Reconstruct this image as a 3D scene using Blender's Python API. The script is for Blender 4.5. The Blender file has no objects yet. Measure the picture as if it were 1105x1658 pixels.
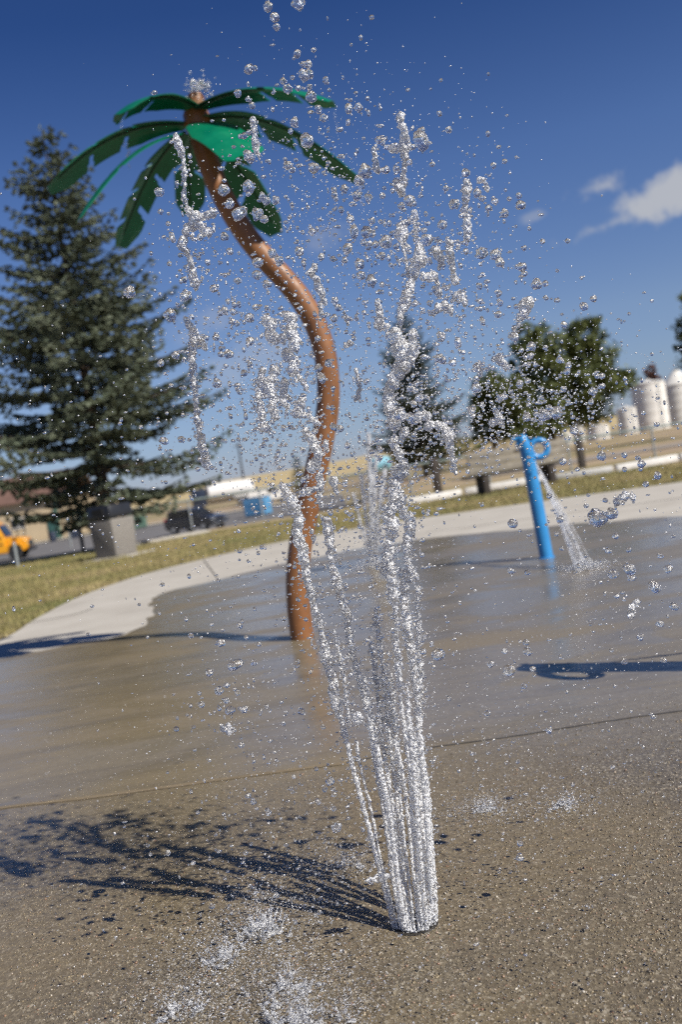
import bpy, bmesh, math, random
import numpy as np
from mathutils import Vector, Matrix, noise as mnoise

random.seed(7)
rng = np.random.default_rng(7)
sc = bpy.context.scene
COL = sc.collection
rad = math.radians

# ------------------------------------------------------------------ camera
EYE = 1.25
ROLL, PITCH, FPX = rad(9.1), rad(-2.6), 1612.0
_f = Vector((0, math.cos(PITCH), math.sin(PITCH)))
_r0 = Vector((1, 0, 0)); _u0 = _r0.cross(_f)
_r = math.cos(ROLL) * _r0 - math.sin(ROLL) * _u0
_u = math.cos(ROLL) * _u0 + math.sin(ROLL) * _r0
cam_d = bpy.data.cameras.new("camera"); cam = bpy.data.objects.new("camera", cam_d); COL.objects.link(cam)
cam.matrix_world = Matrix(((_r.x, _u.x, -_f.x, 0), (_r.y, _u.y, -_f.y, 0), (_r.z, _u.z, -_f.z, EYE), (0, 0, 0, 1)))
cam_d.sensor_fit = 'VERTICAL'; cam_d.sensor_height = 36.0; cam_d.lens = 36.0 * FPX / 1658.0
cam_d.clip_start = 0.05; cam_d.clip_end = 6000
cam_d.dof.use_dof = True; cam_d.dof.focus_distance = 2.72; cam_d.dof.aperture_fstop = 2.5
sc.camera = cam


def ray(x, y): return _f + _r * ((x - 552.5) / FPX) + _u * ((829 - y) / FPX)
def at(x, y, z=0.0):
    d = ray(x, y); return d * ((z - EYE) / d.z) + Vector((0, 0, EYE))
def atY(x, y, Y):
    d = ray(x, y); return d * (Y / d.y) + Vector((0, 0, EYE))


# ------------------------------------------------------------------ light and sky
SUN_H = Vector((0.80, -0.60, 0)); SUN_EL = rad(44)
sun_vec = Vector((SUN_H.x * math.cos(SUN_EL), SUN_H.y * math.cos(SUN_EL), math.sin(SUN_EL)))
sd = bpy.data.lights.new("sun", 'SUN'); sd.energy = 5.0; sd.angle = rad(0.53); sd.color = (1.0, 0.95, 0.87)
so = bpy.data.objects.new("sun", sd); COL.objects.link(so); so.location = (20, -15, 30)
so.rotation_euler = sun_vec.to_track_quat('Z', 'Y').to_euler()

world = bpy.data.worlds.new("World"); sc.world = world; world.use_nodes = True
wt = world.node_tree; wn = wt.nodes; wl = wt.links; wn.clear()
SKY_STRENGTH = 0.055


def WN(t, **k):
    n = wn.new(t)
    for a, b in k.items(): setattr(n, a, b)
    return n
def wmath(op, a, b=None, c=None):
    n = WN('ShaderNodeMath', operation=op)
    for i, v in enumerate((a, b, c)):
        if v is None: continue
        if isinstance(v, (int, float)): n.inputs[i].default_value = v
        else: wl.new(v, n.inputs[i])
    return n.outputs[0]


sky = WN('ShaderNodeTexSky', sky_type='NISHITA', sun_disc=False)
sky.sun_elevation = SUN_EL; sky.sun_rotation = math.atan2(SUN_H.x, SUN_H.y)
sky.altitude = 900; sky.air_density = 1.0; sky.dust_density = 0.0; sky.ozone_density = 4.0
tc = WN('ShaderNodeTexCoord'); DIR = tc.outputs['Generated']
nz = WN('ShaderNodeTexNoise'); nz.inputs['Scale'].default_value = 16; nz.inputs['Detail'].default_value = 7; nz.inputs['Roughness'].default_value = 0.62
wl.new(DIR, nz.inputs['Vector'])
NOI = nz.outputs['Fac']
# fair weather clouds: centre, half sizes in degrees, tilt, density
CLOUDS = [((1080, 310), 4.2, 1.15, 21, 0.95), ((975, 302), 1.9, 0.75, 20, 0.8), ((990, 362), 3.6, 0.5, 19, 0.6), ((865, 350), 0.8, 0.3, 14, 0.35),
          ((535, 378), 1.9, 0.8, 12, 0.32), ((415, 572), 3.3, 1.2, 17, 0.34), ((350, 512), 1.8, 1.0, 10, 0.26), ((310, 548), 1.8, 0.7, 5, 0.2),
          ((560, 615), 3.0, 0.7, 9, 0.15)]


def wdot(v):
    n = WN('ShaderNodeVectorMath', operation='DOT_PRODUCT'); wl.new(DIR, n.inputs[0]); n.inputs[1].default_value = v
    return n.outputs['Value']


total = None
for (px, py), a, b, tilt, dens in CLOUDS:
    c = ray(px, py).normalized(); e1 = c.cross(Vector((0, 0, 1))).normalized(); e2 = e1.cross(c)
    ct, st = math.cos(rad(tilt) - ROLL), math.sin(rad(tilt) - ROLL)
    x1 = e1 * ct + e2 * st; x2 = e2 * ct - e1 * st
    U = wmath('MULTIPLY', wdot(tuple(x1)), 57.3 / a); V = wmath('MULTIPLY', wdot(tuple(x2)), 57.3 / b)
    F = wmath('GREATER_THAN', wdot(tuple(c)), 0.5)
    q = wmath('ADD', wmath('MULTIPLY', U, U), wmath('MULTIPLY', V, V))
    s = wmath('SUBTRACT', wmath('ADD', 0.92, wmath('MULTIPLY', wmath('SUBTRACT', NOI, 0.5), 5.6)), wmath('POWER', q, 0.6))
    m = WN('ShaderNodeMapRange', interpolation_type='SMOOTHSTEP'); wl.new(s, m.inputs['Value'])
    m.inputs['From Min'].default_value = -0.15; m.inputs['From Max'].default_value = 1.1
    m.inputs['To Min'].default_value = 0; m.inputs['To Max'].default_value = dens
    k = wmath('MULTIPLY', m.outputs[0], F)
    total = k if total is None else wmath('MAXIMUM', total, k)
sepz = WN('ShaderNodeSeparateXYZ'); wl.new(DIR, sepz.inputs[0])
deep = WN('ShaderNodeValToRGB'); wl.new(sepz.outputs['Z'], deep.inputs[0])
el = deep.color_ramp.elements
while len(el) < 6: el.new(0.5)
for e_, (p_, c_) in zip(el, [(0.0, (.61, .69, 1.07)), (.05, (.80, .84, 1.10)), (.11, (.98, .96, 1.14)), (.27, (.79, .90, 1.21)), (.42, (.36, .56, .95)), (.75, (.36, .52, .9))]):
    e_.position = p_; e_.color = (*c_, 1)
skm = WN('ShaderNodeMix', data_type='RGBA', blend_type='MULTIPLY'); skm.inputs['Factor'].default_value = 1
wl.new(sky.outputs[0], skm.inputs['A']); wl.new(deep.outputs[0], skm.inputs['B'])
mx = WN('ShaderNodeMix', data_type='RGBA'); wl.new(total, mx.inputs['Factor']); wl.new(skm.outputs['Result'], mx.inputs['A'])
mx.inputs['B'].default_value = (6.6, 6.9, 7.6, 1)
bg = WN('ShaderNodeBackground'); bg.inputs['Strength'].default_value = SKY_STRENGTH
wl.new(mx.outputs['Result'], bg.inputs['Color'])
wo = WN('ShaderNodeOutputWorld'); wl.new(bg.outputs[0], wo.inputs['Surface'])

sc.view_settings.view_transform = 'Standard'; sc.view_settings.look = 'None'; sc.view_settings.gamma = 1
sc.view_settings.exposure = 0.35
sc.render.engine = 'CYCLES'
cy = sc.cycles
cy.max_bounces = 20; cy.transmission_bounces = 16; cy.glossy_bounces = 6; cy.transparent_max_bounces = 16; cy.diffuse_bounces = 3
cy.caustics_reflective = False; cy.caustics_refractive = True; cy.blur_glossy = 2.0
cy.sample_clamp_indirect = 8.0; cy.sample_clamp_direct = 0
cy.use_denoising = False; cy.pixel_filter_type = 'BLACKMAN_HARRIS'; cy.filter_width = 1.25
try:
    cy.use_adaptive_sampling = False
except Exception: pass


# ------------------------------------------------------------------ helpers
def tag(o, label=None, cat=None, group=None, kind=None):
    if label: o['label'] = label
    if cat: o['category'] = cat
    if group: o['group'] = group
    if kind: o['kind'] = kind
    return o
def empty(name, loc=(0, 0, 0), rz=0.0):
    o = bpy.data.objects.new(name, None); COL.objects.link(o); o.location = loc; o.rotation_euler = (0, 0, rz)
    o.empty_display_size = 0.1
    return o


class MB:
    def __init__(s): s.v = []; s.f = []
    def add(s, vs, fs):
        o = len(s.v); s.v += [tuple(p) for p in vs]; s.f += [tuple(i + o for i in f) for f in fs]; return s
    def box(s, c, d, rz=0.0, tp=1.0, M=None):
        x, y, z = d[0] / 2, d[1] / 2, d[2] / 2; cs, sn = math.cos(rz), math.sin(rz); vs = []
        for zz, t in ((-z, 1), (z, tp)):
            for xx, yy in ((-x, -y), (x, -y), (x, y), (-x, y)):
                p = Vector((xx * t, yy * t, zz))
                p = (M @ p) if M else Vector((p.x * cs - p.y * sn, p.x * sn + p.y * cs, p.z))
                vs.append(p + Vector(c))
        return s.add(vs, [(0, 3, 2, 1), (4, 5, 6, 7), (0, 1, 5, 4), (1, 2, 6, 5), (2, 3, 7, 6), (3, 0, 4, 7)])
    def rbox(s, c, d, r, rz=0.0, seg=2, tp=1.0):
        bm = bmesh.new(); bmesh.ops.create_cube(bm, size=1)
        for v in bm.verts:
            k = tp if v.co.z > 0 else 1.0
            v.co = Vector((v.co.x * d[0] * k, v.co.y * d[1] * k, v.co.z * d[2]))
        bmesh.ops.bevel(bm, geom=bm.edges[:], offset=r, segments=seg, profile=0.5, affect='EDGES')
        R = Matrix.Rotation(rz, 3, 'Z'); bm.verts.index_update()
        s.add([R @ v.co + Vector(c) for v in bm.verts], [[v.index for v in f.verts] for f in bm.faces]); bm.free(); return s
    def tube(s, path, rs, n=12, cap=True):
        P = [Vector(p) for p in path]
        if isinstance(rs, (int, float)): rs = [rs] * len(P)
        ref = Vector((0.13, 0.31, 0.94)); vs = []; fs = []; prev = None
        for i, p in enumerate(P):
            t = (P[min(i + 1, len(P) - 1)] - P[max(i - 1, 0)]).normalized()
            if prev is None:
                a = t.cross(ref)
                if a.length < 1e-3: a = t.cross(Vector((1, 0, 0)))
            else: a = prev - t * prev.dot(t)
            a.normalize(); prev = a; b = t.cross(a)
            for k in range(n):
                th = 2 * math.pi * k / n; vs.append(p + (a * math.cos(th) + b * math.sin(th)) * rs[i])
        for i in range(len(P) - 1):
            for k in range(n):
                fs.append((i * n + k, i * n + (k + 1) % n, (i + 1) * n + (k + 1) % n, (i + 1) * n + k))
        if cap:
            fs.append(tuple(range(n))[::-1]); fs.append(tuple(range((len(P) - 1) * n, len(P) * n)))
        return s.add(vs, fs)
    def lathe(s, prof, c=(0, 0, 0), n=32):
        vs = []; fs = []
        for r, z in prof:
            for k in range(n):
                th = 2 * math.pi * k / n; vs.append((c[0] + r * math.cos(th), c[1] + r * math.sin(th), c[2] + z))
        for i in range(len(prof) - 1):
            for k in range(n): fs.append((i * n + k, i * n + (k + 1) % n, (i + 1) * n + (k + 1) % n, (i + 1) * n + k))
        fs.append(tuple(range(n))[::-1]); fs.append(tuple(range((len(prof) - 1) * n, len(prof) * n)))
        return s.add(vs, fs)
    def prism(s, poly, y0, y1):          # profile in XZ, thickness along Y
        n = len(poly)
        vs = [(x, y0, z) for x, z in poly] + [(x, y1, z) for x, z in poly]
        fs = [tuple(range(n)), tuple(range(2 * n - 1, n - 1, -1))] + [(i, i + n, (i + 1) % n + n, (i + 1) % n) for i in range(n)]
        return s.add(vs, fs)
    def ico(s, c, r, sub=2, scale=(1, 1, 1)):
        V, Fc = ICO[sub]
        return s.add([(c[0] + p[0] * r * scale[0], c[1] + p[1] * r * scale[1], c[2] + p[2] * r * scale[2]) for p in V], Fc)
    def build(s, name, mat, parent=None, smooth=True, bevel=0.0, loc=None):
        m = bpy.data.meshes.new(name); m.from_pydata(s.v, [], s.f); m.update()
        return link(name, m, mat, parent, smooth, bevel, loc)


def fixn(me):
    bm = bmesh.new(); bm.from_mesh(me); bmesh.ops.recalc_face_normals(bm, faces=bm.faces[:]); bm.to_mesh(me); bm.free()
def link(name, me, mat, parent=None, smooth=True, bevel=0.0, loc=None):
    if len(me.polygons) < 60000: fixn(me)
    o = bpy.data.objects.new(name, me); COL.objects.link(o)
    if mat: me.materials.append(mat)
    if bevel:
        b = o.modifiers.new("bevel", 'BEVEL'); b.width = bevel; b.segments = 2; b.limit_method = 'ANGLE'
    if smooth:
        me.polygons.foreach_set('use_smooth', [True] * len(me.polygons))
        try: me.set_sharp_from_angle(angle=rad(38))
        except Exception: pass
    if parent is not None: o.parent = parent
    if loc is not None: o.location = loc
    return o
def npmesh(name, V, Fa):
    V = np.asarray(V, np.float32); Fa = np.asarray(Fa, np.int32); k = Fa.shape[1]
    m = bpy.data.meshes.new(name); m.vertices.add(len(V)); m.vertices.foreach_set('co', V.ravel())
    m.loops.add(Fa.size); m.loops.foreach_set('vertex_index', Fa.ravel())
    m.polygons.add(len(Fa)); m.polygons.foreach_set('loop_start', np.arange(0, Fa.size, k, dtype=np.int32))
    m.update(calc_edges=True); return m


ICO = {}
for sub in (1, 2, 3, 4):
    bm = bmesh.new(); bmesh.ops.create_icosphere(bm, subdivisions=sub, radius=1.0); bm.verts.index_update()
    ICO[sub] = ([tuple(v.co) for v in bm.verts], [tuple(v.index for v in f.verts) for f in bm.faces]); bm.free()


# ------------------------------------------------------------------ materials
class Mat:
    def __init__(s, name):
        s.m = bpy.data.materials.new(name); s.m.use_nodes = True; s.t = s.m.node_tree; s.n = s.t.nodes; s.n.clear()
        s.out = s.n.new('ShaderNodeOutputMaterial'); s.p = s.n.new('ShaderNodeBsdfPrincipled')
        s.t.links.new(s.p.outputs[0], s.out.inputs['Surface'])
        s.tc = s.n.new('ShaderNodeTexCoord'); s.geo = s.n.new('ShaderNodeNewGeometry')
    def L(s, a, b): s.t.links.new(a, b)
    def put(s, inp, v):
        i = s.p.inputs[inp] if isinstance(inp, str) else inp
        if hasattr(v, 'is_output') or isinstance(v, bpy.types.NodeSocket): s.L(v, i)
        else: i.default_value = (*v, 1) if isinstance(v, tuple) and len(v) == 3 and i.type == 'RGBA' else v
        return s
    def pos(s, scale=(1, 1, 1), world=True):
        mp = s.n.new('ShaderNodeMapping'); mp.inputs['Scale'].default_value = scale
        s.L(s.geo.outputs['Position'] if world else s.tc.outputs['Object'], mp.inputs['Vector']); return mp.outputs[0]
    def noise(s, scale, detail=4, rough=0.55, vec=None, dist=0.0):
        n = s.n.new('ShaderNodeTexNoise'); n.inputs['Scale'].default_value = scale; n.inputs['Detail'].default_value = detail
        n.inputs['Roughness'].default_value = rough; n.inputs['Distortion'].default_value = dist
        s.L(vec if vec is not None else s.pos(), n.inputs['Vector']); return n.outputs['Fac']
    def voro(s, scale, vec=None, out='Color', feat='F1'):
        n = s.n.new('ShaderNodeTexVoronoi'); n.feature = feat; n.inputs['Scale'].default_value = scale
        s.L(vec if vec is not None else s.pos(), n.inputs['Vector']); return n.outputs[out]
    def ramp(s, fac, stops):
        r = s.n.new('ShaderNodeValToRGB'); e = r.color_ramp.elements
        while len(e) < len(stops): e.new(0.5)
        for k, (p, c) in zip(e, stops): k.position = p; k.color = (*c, 1) if isinstance(c, tuple) else (c, c, c, 1)
        s.L(fac, r.inputs[0]); return r.outputs[0]
    def mix(s, fac, a, b, mode='MIX'):
        n = s.n.new('ShaderNodeMix'); n.data_type = 'RGBA'; n.blend_type = mode
        for i, v in (('Factor', fac), ('A', a), ('B', b)):
            k = n.inputs[i]
            if isinstance(v, bpy.types.NodeSocket): s.L(v, k)
            elif isinstance(v, tuple): k.default_value = (*v, 1)
            else: k.default_value = v
        return n.outputs['Result']
    def mth(s, op, a, b=None):
        n = s.n.new('ShaderNodeMath'); n.operation = op
        for i, v in enumerate((a, b)):
            if v is None: continue
            if isinstance(v, bpy.types.NodeSocket): s.L(v, n.inputs[i])
            else: n.inputs[i].default_value = v
        return n.outputs[0]
    def rng(s, v, a, b, c, d):
        n = s.n.new('ShaderNodeMapRange'); n.interpolation_type = 'SMOOTHSTEP'
        s.L(v, n.inputs[0])
        for i, k in zip((1, 2, 3, 4), (a, b, c, d)): n.inputs[i].default_value = k
        return n.outputs[0]
    def bump(s, h, strength, dist, inp=None):
        b = s.n.new('ShaderNodeBump'); b.inputs['Strength'].default_value = strength; b.inputs['Distance'].default_value = dist
        s.L(h, b.inputs['Height'])
        if inp is not None: s.L(inp, b.inputs['Normal'])
        return b.outputs[0]


def simple(name, col, rough=0.5, var=0.12, scale=6.0, metal=0.0, bump=0.0, coat=0.0, bscale=None):
    M = Mat(name); f = M.noise(scale, 5, 0.6)
    M.put('Base Color', M.ramp(f, [(0.3, tuple(c * (1 - var) for c in col)), (0.7, tuple(min(1, c * (1 + var)) for c in col))]))
    M.put('Roughness', rough).put('Metallic', metal)
    if coat: M.put('Coat Weight', coat).put('Coat Roughness', 0.06)
    if bump: M.put('Normal', M.bump(M.noise(bscale or scale * 6, 4), bump, 0.01))
    return M.m


# wet splash pad concrete
M = Mat("wet concrete")
P = M.pos()
sep = M.n.new('ShaderNodeSeparateXYZ'); M.L(P, sep.inputs[0])
big = M.noise(0.55, 5, 0.6, M.pos((1, 1.6, 1)), 0.6)
med = M.noise(5.0, 5, 0.6)
PG = M.pos((1, 0.62, 1))
grit = M.voro(150.0, PG); gsep = M.n.new('ShaderNodeSeparateColor'); M.L(grit, gsep.inputs[0])
gr = gsep.outputs[0]
fine = M.noise(420, 3, 0.6)
agg = M.ramp(gr, [(0.0, (0.018, 0.016, 0.013)), (0.22, (0.055, 0.046, 0.034)), (0.5, (0.125, 0.104, 0.073)), (0.75, (0.19, 0.16, 0.112)), (0.92, (0.33, 0.28, 0.20)), (1.0, (0.68, 0.62, 0.50))])
smooth_c = M.ramp(M.noise(30, 5, 0.65), [(0.3, (0.165, 0.14, 0.103)), (0.7, (0.225, 0.193, 0.143))])
ymask = M.rng(M.mth('ADD', sep.outputs['Y'], M.mth('MULTIPLY', M.mth('SUBTRACT', M.noise(1.1, 3), 0.5), 1.6)), 3.3, 4.6, 0.0, 1.0)
grit2 = M.voro(300.0, PG); g2s = M.n.new('ShaderNodeSeparateColor'); M.L(grit2, g2s.inputs[0]); gr2 = g2s.outputs[1]
agg = M.mix(0.34, agg, M.ramp(gr2, [(0.0, (.03, .026, .021)), (0.35, (.105, .088, .064)), (0.75, (.19, .16, .115)), (0.92, (.30, .25, .17)), (1.0, (.55, .50, .41))]))
warm = M.ramp(g2s.outputs[2], [(0.0, (.10, .085, .075)), (0.5, (.15, .125, .09)), (1.0, (.24, .165, .075))])
agg = M.mix(0.12, agg, warm)
agg = M.mix(0.12, agg, M.ramp(M.voro(48.0, out='Distance'), [(0.1, (.17, .14, .095)), (0.9, (.10, .086, .066))]))
base = M.mix(ymask, agg, smooth_c)
tan = M.rng(M.mth('SUBTRACT', M.noise(0.35, 3, 0.5, M.pos((1, 1.3, 1))), M.mth('MULTIPLY', sep.outputs['X'], 0.05)), 0.40, 0.58, 0.0, 0.85)
base = M.mix(tan, base, M.mix(0.6, base, (0.225, 0.17, 0.085)))
base = M.mix(M.mth('MULTIPLY', big, 0.25), base, (0.14, 0.12, 0.09))
spots = M.rng(M.noise(9.0, 2, 0.4), 0.70, 0.76, 0.0, 0.35)
base = M.mix(spots, base, (0.05, 0.045, 0.038))
M.put('Base Color', base)
film = M.rng(M.noise(0.75, 6, 0.6, M.pos((1, 1.9, 1)), 1.2), 0.42, 0.56, 0.0, 1.0)
streak = M.noise(2.2, 5, 0.6, M.pos((0.5, 2.6, 1)), 0.8)
base = M.mix(M.mth('MULTIPLY', M.rng(streak, 0.45, 0.68, 0, 0.45), ymask), base, (0.115, 0.098, 0.075))
M.put('Base Color', base)
rr = M.mix(ymask, M.mix(film, (0.30, 0.30, 0.30), (0.17, 0.17, 0.17)), M.mix(film, (0.34, 0.34, 0.34), (0.06, 0.06, 0.06)))
rs = M.n.new('ShaderNodeSeparateColor'); M.L(rr, rs.inputs[0])
glint = M.mth('MULTIPLY', M.rng(gr2, 0.72, 0.74, 0, 1), M.mth('SUBTRACT', 1.0, ymask))
M.put('Roughness', M.mth('MULTIPLY', rs.outputs[0], M.mth('SUBTRACT', 1.0, M.mth('MULTIPLY', glint, 0.6))))
M.put('IOR', 1.36)
b1 = M.bump(M.mix(ymask, M.mth('ADD', gr, M.mth('MULTIPLY', gr2, 0.7)), M.mth('MULTIPLY', M.noise(60, 4), 0.35)), 0.8, 0.005)
b2 = M.bump(M.noise(7, 3, 0.5, M.pos((1, 2.2, 1))), 0.12, 0.02, b1)
M.put('Normal', b2)
m_wet = M.m

M = Mat("dry concrete")
c0 = M.ramp(M.noise(1.4, 6, 0.62), [(0.3, (0.37, 0.34, 0.29)), (0.7, (0.46, 0.43, 0.375))])
c0 = M.mix(M.rng(M.noise(0.5, 4), 0.52, 0.7, 0, 0.35), c0, (0.3, 0.275, 0.235))
c0 = M.mix(M.rng(M.noise(40, 3), 0.6, 0.75, 0, 0.25), c0, (0.25, 0.23, 0.2))
M.put('Base Color', c0).put('Roughness', 0.85).put('Normal', M.bump(M.noise(55, 5), 0.35, 0.008)); m_dry = M.m

M = Mat("lawn")
g = M.ramp(M.noise(0.35, 5, 0.62, M.pos((1, 1.5, 1))), [(0.30, (0.13, 0.135, 0.036)), (0.48, (0.25, 0.20, 0.075)), (0.66, (0.37, 0.275, 0.135))])
g = M.mix(M.rng(M.noise(26, 4, 0.7), 0.4, 0.7, 0, 0.4), g, (0.09, 0.10, 0.03))
M.put('Base Color', g).put('Roughness', 0.95).put('Normal', M.bump(M.noise(38, 4, 0.7), 0.9, 0.04)); m_lawn = M.m

M = Mat("grass blades")
g = M.ramp(M.noise(0.35, 5, 0.62, M.pos((1, 1.5, 1))), [(0.30, (0.13, 0.15, 0.04)), (0.48, (0.26, 0.22, 0.08)), (0.66, (0.40, 0.31, 0.15))])
M.put('Base Color', M.mix(0.4, g, M.ramp(M.noise(30, 2), [(0.3, (0.09, 0.115, 0.03)), (0.7, (0.33, 0.27, 0.12))]))).put('Roughness', 0.8); m_blade = M.m

M = Mat("prairie")
sep = M.n.new('ShaderNodeSeparateXYZ'); M.L(M.geo.outputs['Position'], sep.inputs[0])
n1 = M.noise(0.09, 6, 0.65, M.pos((0.5, 1.0, 1)), 0.5)
near = M.ramp(n1, [(0.32, (0.24, 0.17, 0.12)), (0.46, (0.36, 0.27, 0.17)), (0.54, (0.28, 0.22, 0.10)), (0.68, (0.13, 0.125, 0.05))])
near = M.mix(M.rng(M.noise(1.5, 5, 0.7), 0.45, 0.7, 0, 0.4), near, (0.13, 0.105, 0.06))
farc = M.ramp(M.noise(0.006, 4, 0.5, M.pos((0.6, 2.0, 1))), [(0.38, (0.40, 0.31, 0.15)), (0.55, (0.45, 0.35, 0.18)), (0.66, (0.25, 0.22, 0.11))])
M.put('Base Color', M.mix(M.rng(sep.outputs['Y'], 240, 330, 0, 1), near, farc)).put('Roughness', 0.95); m_prairie = M.m

M = Mat("asphalt")
M.put('Base Color', M.ramp(M.noise(0.2, 6, 0.65), [(0.3, (0.115, 0.11, 0.108)), (0.7, (0.155, 0.148, 0.142))])).put('Roughness', 0.8); m_asphalt = M.m
M = Mat("gravel road")
M.put('Base Color', M.ramp(M.noise(0.6, 6, 0.65), [(0.3, (0.24, 0.205, 0.17)), (0.7, (0.31, 0.27, 0.23))])).put('Roughness', 0.9); m_gravel = M.m

# painted palm trunk: rust orange brown gloss
M = Mat("orange brown paint")
M.put('Base Color', M.mix(M.rng(M.noise(5, 5, 0.65, M.pos((2.2, 2.2, .35))), 0.5, 0.68, 0, 0.6), M.ramp(M.noise(9, 5, 0.65), [(0.3, (0.20, 0.082, 0.030)), (0.7, (0.285, 0.125, 0.046))]), (0.105, 0.048, 0.022)))
M.put('Roughness', M.rng(M.noise(25, 3), 0.3, 0.7, 0.42, 0.56)).put('Normal', M.bump(M.noise(60, 3), 0.08, 0.004)); m_trunk = M.m
M = Mat("green metal paint")
M.put('Base Color', M.ramp(M.noise(5, 5, 0.65), [(0.3, (0.0, 0.115, 0.06)), (0.7, (0.004, 0.18, 0.09))]))
M.put('Roughness', M.rng(M.noise(12, 4), 0.3, 0.7, 0.2, 0.4)).put('Normal', M.bump(M.noise(3, 3), 0.25, 0.02)); m_frond = M.m
M = Mat("dark green seam"); M.put('Base Color', (0.002, 0.035, 0.02)).put('Roughness', 0.35); m_seam = M.m
M = Mat("blue gloss paint")
M.put('Base Color', M.ramp(M.noise(8, 4), [(0.3, (0.030, 0.215, 0.49)), (0.7, (0.042, 0.255, 0.56))])).put('Roughness', 0.3).put('Normal', M.bump(M.noise(40, 3), 0.06, 0.004)); m_blue = M.m

# water
def water_mat(name, froth, bscale, bstr, soft=0.3, bdist=0.004, fscale=520, local=False):
    """clear water with ripples; froth = share of white patches, part air bubbles, part painted sun glints; soft = share of white gloss added to boost the glints"""
    W = Mat(name); W.n.remove(W.p)
    vec = W.pos()
    def glass(rough, col=1.0):
        gl = W.n.new('ShaderNodeBsdfGlass'); gl.inputs['IOR'].default_value = 1.333; gl.inputs['Roughness'].default_value = rough
        gl.inputs['Color'].default_value = (col, col, col, 1); return gl
    g1, g2 = glass(0.0), W.n.new('ShaderNodeBsdfGlossy')
    g2.inputs['Roughness'].default_value = 0.27; g2.inputs['Color'].default_value = (1, 1, 1, 1)  # white gloss added over the glass to strengthen sun glints
    if bstr:
        W.L(W.bump(W.noise(bscale, 2, 0.5, vec), bstr, bdist), g1.inputs['Normal']); W.L(W.bump(W.noise(bscale * 1.5, 2, 0.5, vec), 0.9, bdist * .8), g2.inputs['Normal'])
    mg = W.n.new('ShaderNodeMixShader'); mg.inputs[0].default_value = soft; W.L(g1.outputs[0], mg.inputs[1]); W.L(g2.outputs[0], mg.inputs[2])
    df = W.n.new('ShaderNodeBsdfDiffuse'); df.inputs['Color'].default_value = (0.93, 0.94, 0.96, 1)
    tr = W.n.new('ShaderNodeBsdfTranslucent'); tr.inputs['Color'].default_value = (0.93, 0.94, 0.96, 1)
    m1 = W.n.new('ShaderNodeMixShader'); m1.inputs[0].default_value = 0.38; W.L(df.outputs[0], m1.inputs[1]); W.L(tr.outputs[0], m1.inputs[2])
    m2 = W.n.new('ShaderNodeMixShader')
    t = 0.5 + 0.36 * (0.5 - froth)                 # noise value above which the white patches show
    W.L(W.rng(W.noise(fscale, 2, 0.6, vec), t, t + 0.10, 0.0, 0.92), m2.inputs[0])  # white patches: aerated water, and sparkle put into the colour
    W.L(mg.outputs[0], m2.inputs[1]); W.L(m1.outputs[0], m2.inputs[2]); W.L(m2.outputs[0], W.out.inputs['Surface'])
    return W.m


m_drop = water_mat("clear water", 0.10, 120, 0.30, 0.14, 0.007, 170)
m_strand = water_mat("churned water", 0.46, 150, 0.5, 0.22, 0.007, 200)
m_jet = water_mat("aerated jet water", 0.56, 170, 0.5, 0.22, 0.007, 190)
m_mist = water_mat("fine water spray", 0.45, 100, 0.0, 0.22, 0.004, 260)
m_far_jet = water_mat("white far jet water", 0.7, 60, 0.6, 0.2, 0.006, 60)
m_splash = water_mat("splash froth", 0.52, 260, 0.6, 0.24, 0.006, 320)
m_bubble = water_mat("bubbling water cap", 0.3, 40, 0.3, 0.2, 0.01, 26)

m_bark = simple("bark", (0.09, 0.065, 0.045), 0.9, 0.3, 12, bump=0.6)
def leafmat(name, a, b, rough=0.7):
    L_ = Mat(name); L_.put('Base Color', L_.ramp(L_.noise(1.1, 4, 0.7), [(0.3, a), (0.7, b)])).put('Roughness', rough)
    return L_.m
m_spruce = leafmat("blue spruce needles", (0.062, 0.086, 0.054), (0.16, 0.178, 0.118))
m_spruce_dark = leafmat("dark spruce needles", (0.042, 0.052, 0.026), (0.085, 0.095, 0.048))
m_leaf = leafmat("poplar leaves", (0.055, 0.078, 0.016), (0.135, 0.152, 0.038))
m_leaf_red = leafmat("reddish leaves", (0.10, 0.045, 0.035), (0.17, 0.085, 0.065))
m_metal = simple("galvanised steel", (0.42, 0.45, 0.45), 0.45, 0.1, 20, 0.6)
m_greenrail = simple("weathered green steel", (0.26, 0.32, 0.30), 0.5, 0.15, 10)
m_wood_dark = simple("dark creosote wood", (0.045, 0.036, 0.03), 0.9, 0.3, 8, bump=0.5)
m_wood_grey = simple("weathered grey plank", (0.24, 0.215, 0.175), 0.9, 0.2, 5, bump=0.4)
m_white = simple("white paint", (0.74, 0.73, 0.70), 0.5, 0.05, 3)
m_tank = simple("off white tank paint", (0.68, 0.655, 0.60), 0.5, 0.1, 1.2)
m_kerb = simple("whitewashed kerb", (0.62, 0.61, 0.58), 0.8, 0.12, 4, bump=0.3)
m_black = simple("black plastic", (0.018, 0.019, 0.022), 0.4, 0.2, 8)
m_rubber = simple("tyre rubber", (0.02, 0.02, 0.02), 0.85, 0.2, 8)
m_glass_dark = simple("tinted car glass", (0.012, 0.015, 0.018), 0.06, 0.1, 3)
m_yellow = simple("school bus yellow", (0.70, 0.31, 0.012), 0.35, 0.06, 2, coat=0.4)
m_carpaint = simple("dark charcoal car paint", (0.018, 0.02, 0.025), 0.25, 0.1, 2, coat=0.8)
m_red = simple("red lamp lens", (0.42, 0.02, 0.02), 0.2, 0.1, 5)
m_lens = simple("clear lamp lens", (0.8, 0.8, 0.8), 0.08, 0.02, 5, 0.9)
m_chrome = simple("chrome", (0.7, 0.7, 0.7), 0.15, 0.02, 5, 1.0)
m_tan = simple("tan siding", (0.46, 0.365, 0.235), 0.8, 0.06, 0.8)
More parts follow.
